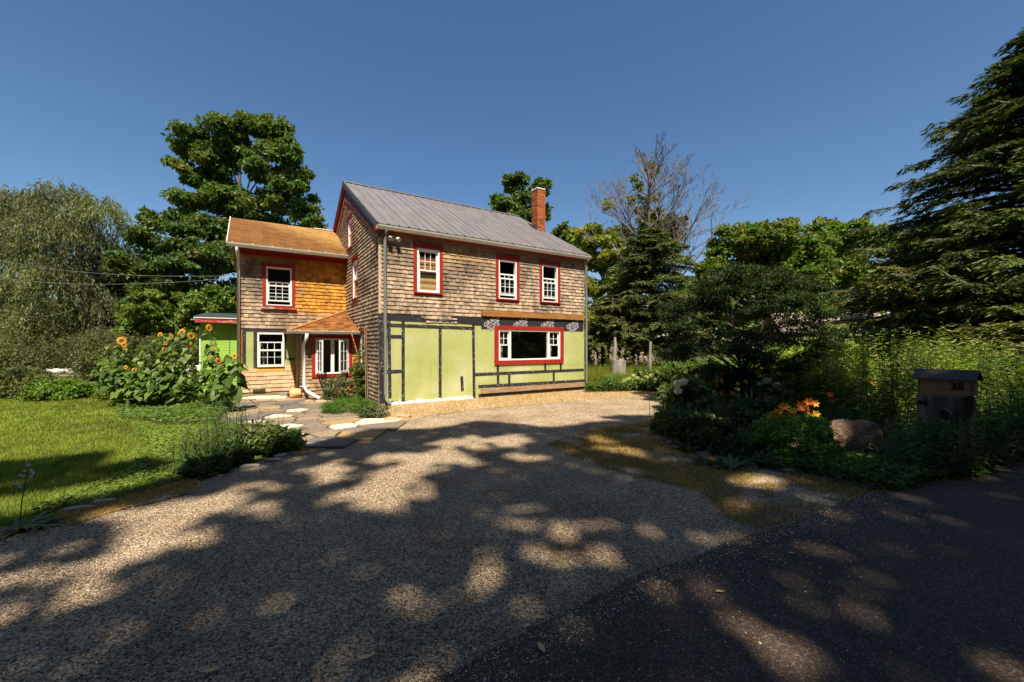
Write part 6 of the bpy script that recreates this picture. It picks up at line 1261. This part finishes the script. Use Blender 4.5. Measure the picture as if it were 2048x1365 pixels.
# ------------------------------------------------------------------ roadside trees over and behind the viewpoint, whose shade falls on drive and road
def shade_trees():
    r = R(1000); sx, sy = LD.x/-LD.z, LD.y/-LD.z
    Z1 = [gp(x, y)[:2] for x, y in [(-900, 1030), (0, 1040), (150, 1012), (330, 962), (450, 935), (600, 900), (740, 862), (870, 858), (960, 842), (1100, 856), (1200, 844), (1320, 838), (1330, 806), (1450, 792), (1600, 790), (1700, 830), (1800, 850), (2048, 862), (2400, 880)]]+[(16, 6), (16, -9), (-12, -9), (-14, 2)]
    EX = [(100, 952, 220, 34), (-40, 985, 140, 26), (215, 945, 50, 10), (1490, 770, 120, 22), (1240, 838, 50, 5)]
    HO = [(830,925,120,24),(905,890,70,12),(700,995,80,24),(760,960,60,14),(630,1015,60,16),(465,1012,60,11),(500,1045,40,9),(325,1040,110,32),(280,1085,130,32),(175,1140,140,28),(30,1160,80,20),(165,1232,100,18),(400,1010,60,14),(90,1190,70,14),(30,1255,60,14),(450,985,60,8),(625,955,90,12),
          (860,1172,26,18),(955,1145,26,10),(1008,1190,34,12),(840,1285,26,9),(1124,1108,78,34),(1154,1050,26,10),(1229,967,24,9),(1084,915,60,9),(1244,900,45,16),(1524,960,60,12),(1419,995,24,9),(1539,1090,42,14),(1640,1110,60,14),(1700,1135,60,13),(1499,1150,20,8),(1409,1185,40,9),(1474,1215,28,20),
          (1529,1275,80,34),(1689,1195,34,10),(1790,1190,50,15),(1840,1215,45,13),(1899,1258,60,16),(1974,1285,80,24),(1884,1315,46,16),(1600,900,60,16),(1880,860,50,9),(1430,880,60,10),(1190,880,30,8),(1010,880,60,8),(760,905,40,7),(700,925,50,8)]
    def g2(l): 
        out = []
        for x, y, rx, ry in l:
            c = gp(x, y); a = gp(x+rx, y); b0_, b1_ = gp(x, y+ry), gp(x, y-ry); out.append((c[0], (b0_[1]+b1_[1])/2, a[0]-c[0], abs(b1_[1]-b0_[1])/2))
        return out
    HG, EG = g2(HO), g2(EX); fl = [(1600, 820)]
    n = 125000; q = np.column_stack([r.uniform(-14, 17, n), r.uniform(-10, 14, n)]); ins = inpoly(q[:, 0], q[:, 1], Z1)
    wob = np.column_stack([vn2(q[:, 0], q[:, 1], .45, 71)-.5, vn2(q[:, 0], q[:, 1], .45, 72)-.5]); wo2 = np.column_stack([vn2(q[:, 0], q[:, 1], 1.1, 77)-.5, vn2(q[:, 0], q[:, 1], 1.1, 78)-.5]); qq = q+wob*.6+wo2*.6
    for x, y, a, b in EG: ins |= ((qq[:, 0]-x)/a)**2+((qq[:, 1]-y)/b)**2 < 1
    cl_ = .40*vn2(q[:, 0], q[:, 1], .36, 73)+.40*vn2(q[:, 0]*1.0, q[:, 1], .2, 74)+.2*r.random(n); lo_ = np.zeros(n)
    for x, y, a, b in HG: lo_ = np.maximum(lo_, np.exp(-.62*(((qq[:, 0]-x)/a)**2+((qq[:, 1]-y)/b)**2)**1.3))
    lo_ = np.maximum(lo_, .28*np.clip((vn2(q[:, 0], q[:, 1], 1.3, 76)-.25)*2, 0, 1)); ins &= cl_ > lo_*1.02-.06
    q = q[ins]
    far = np.hypot(q[:, 0], q[:, 1]) > 15; q = q[~far]; n = len(q)
    h = 13.5+6.5*vn2(q[:, 0], q[:, 1], 2.2, 75)+r.normal(0, .5, n); P = np.column_stack([q[:, 0]-sx*h, q[:, 1]-sy*h, h])
    bad = (P[:, 1] > .3) & ((P[:, 2]-EYE) < P[:, 1]*.98+.6); P = P[~bad]; n = len(P)
    TR = [(-9.5, -6.5), (-2.0, -8.0), (6.5, -7.5), (15.5, -2.5)]; own = np.argmin([np.hypot(P[:, 0]-a, (P[:, 1]-b)*.6) for a, b in TR], 0)
    lb = ['tall roadside tree behind the viewpoint, far left', 'tall roadside tree directly behind the viewpoint', 'tall roadside tree behind the viewpoint, right', 'tall roadside tree beside the road beyond the right edge']
    for k, (a, b) in enumerate(TR):
        p = P[own == k]; m_ = len(p); 
        if m_ < 50: continue
        base = np.array([a, b, 0.]); t = thing('shade_tree', lb[k], 'tree', base, group=None); cent = p.mean(0); N_ = nrm(-np.array(LD)*1.2+r.normal(0, .5, (m_, 3))); D = np.cross(N_, r.normal(size=(m_, 3))); L_ = .27*(.6+.8*r.random(m_)); V, F = leafq(p-nrm(D)*L_[:, None]*.5, D, N_, L_, L_*.7)
        big('crown', V, F, np.repeat(hue(GREEN, m_, .25, .1, r), 4, 0), M['leaf'], t, off=base); mm = MB(); top = base+[0, 0, 18.0]; mm.tube([base, base+[.1, 0, 5], base+[0, .2, 9.5], top], [.42, .32, .22, .10], 9)
        for j in range(16):
            e_ = p[r.integers(0, m_)]-np.array([0, 0, .3]); s = base+np.array([0, 0, 5.5+5*r.random()]); 
            if e_[1] > 2.2 or abs(e_[0]-a) > 9: continue
            mm.tube([s, (s+e_)/2+[0, 0, .7], e_], [.09, .05, .012], 5, cap=False)
        mm.build('trunk', M['bark'], t, off=base)
shade_trees()
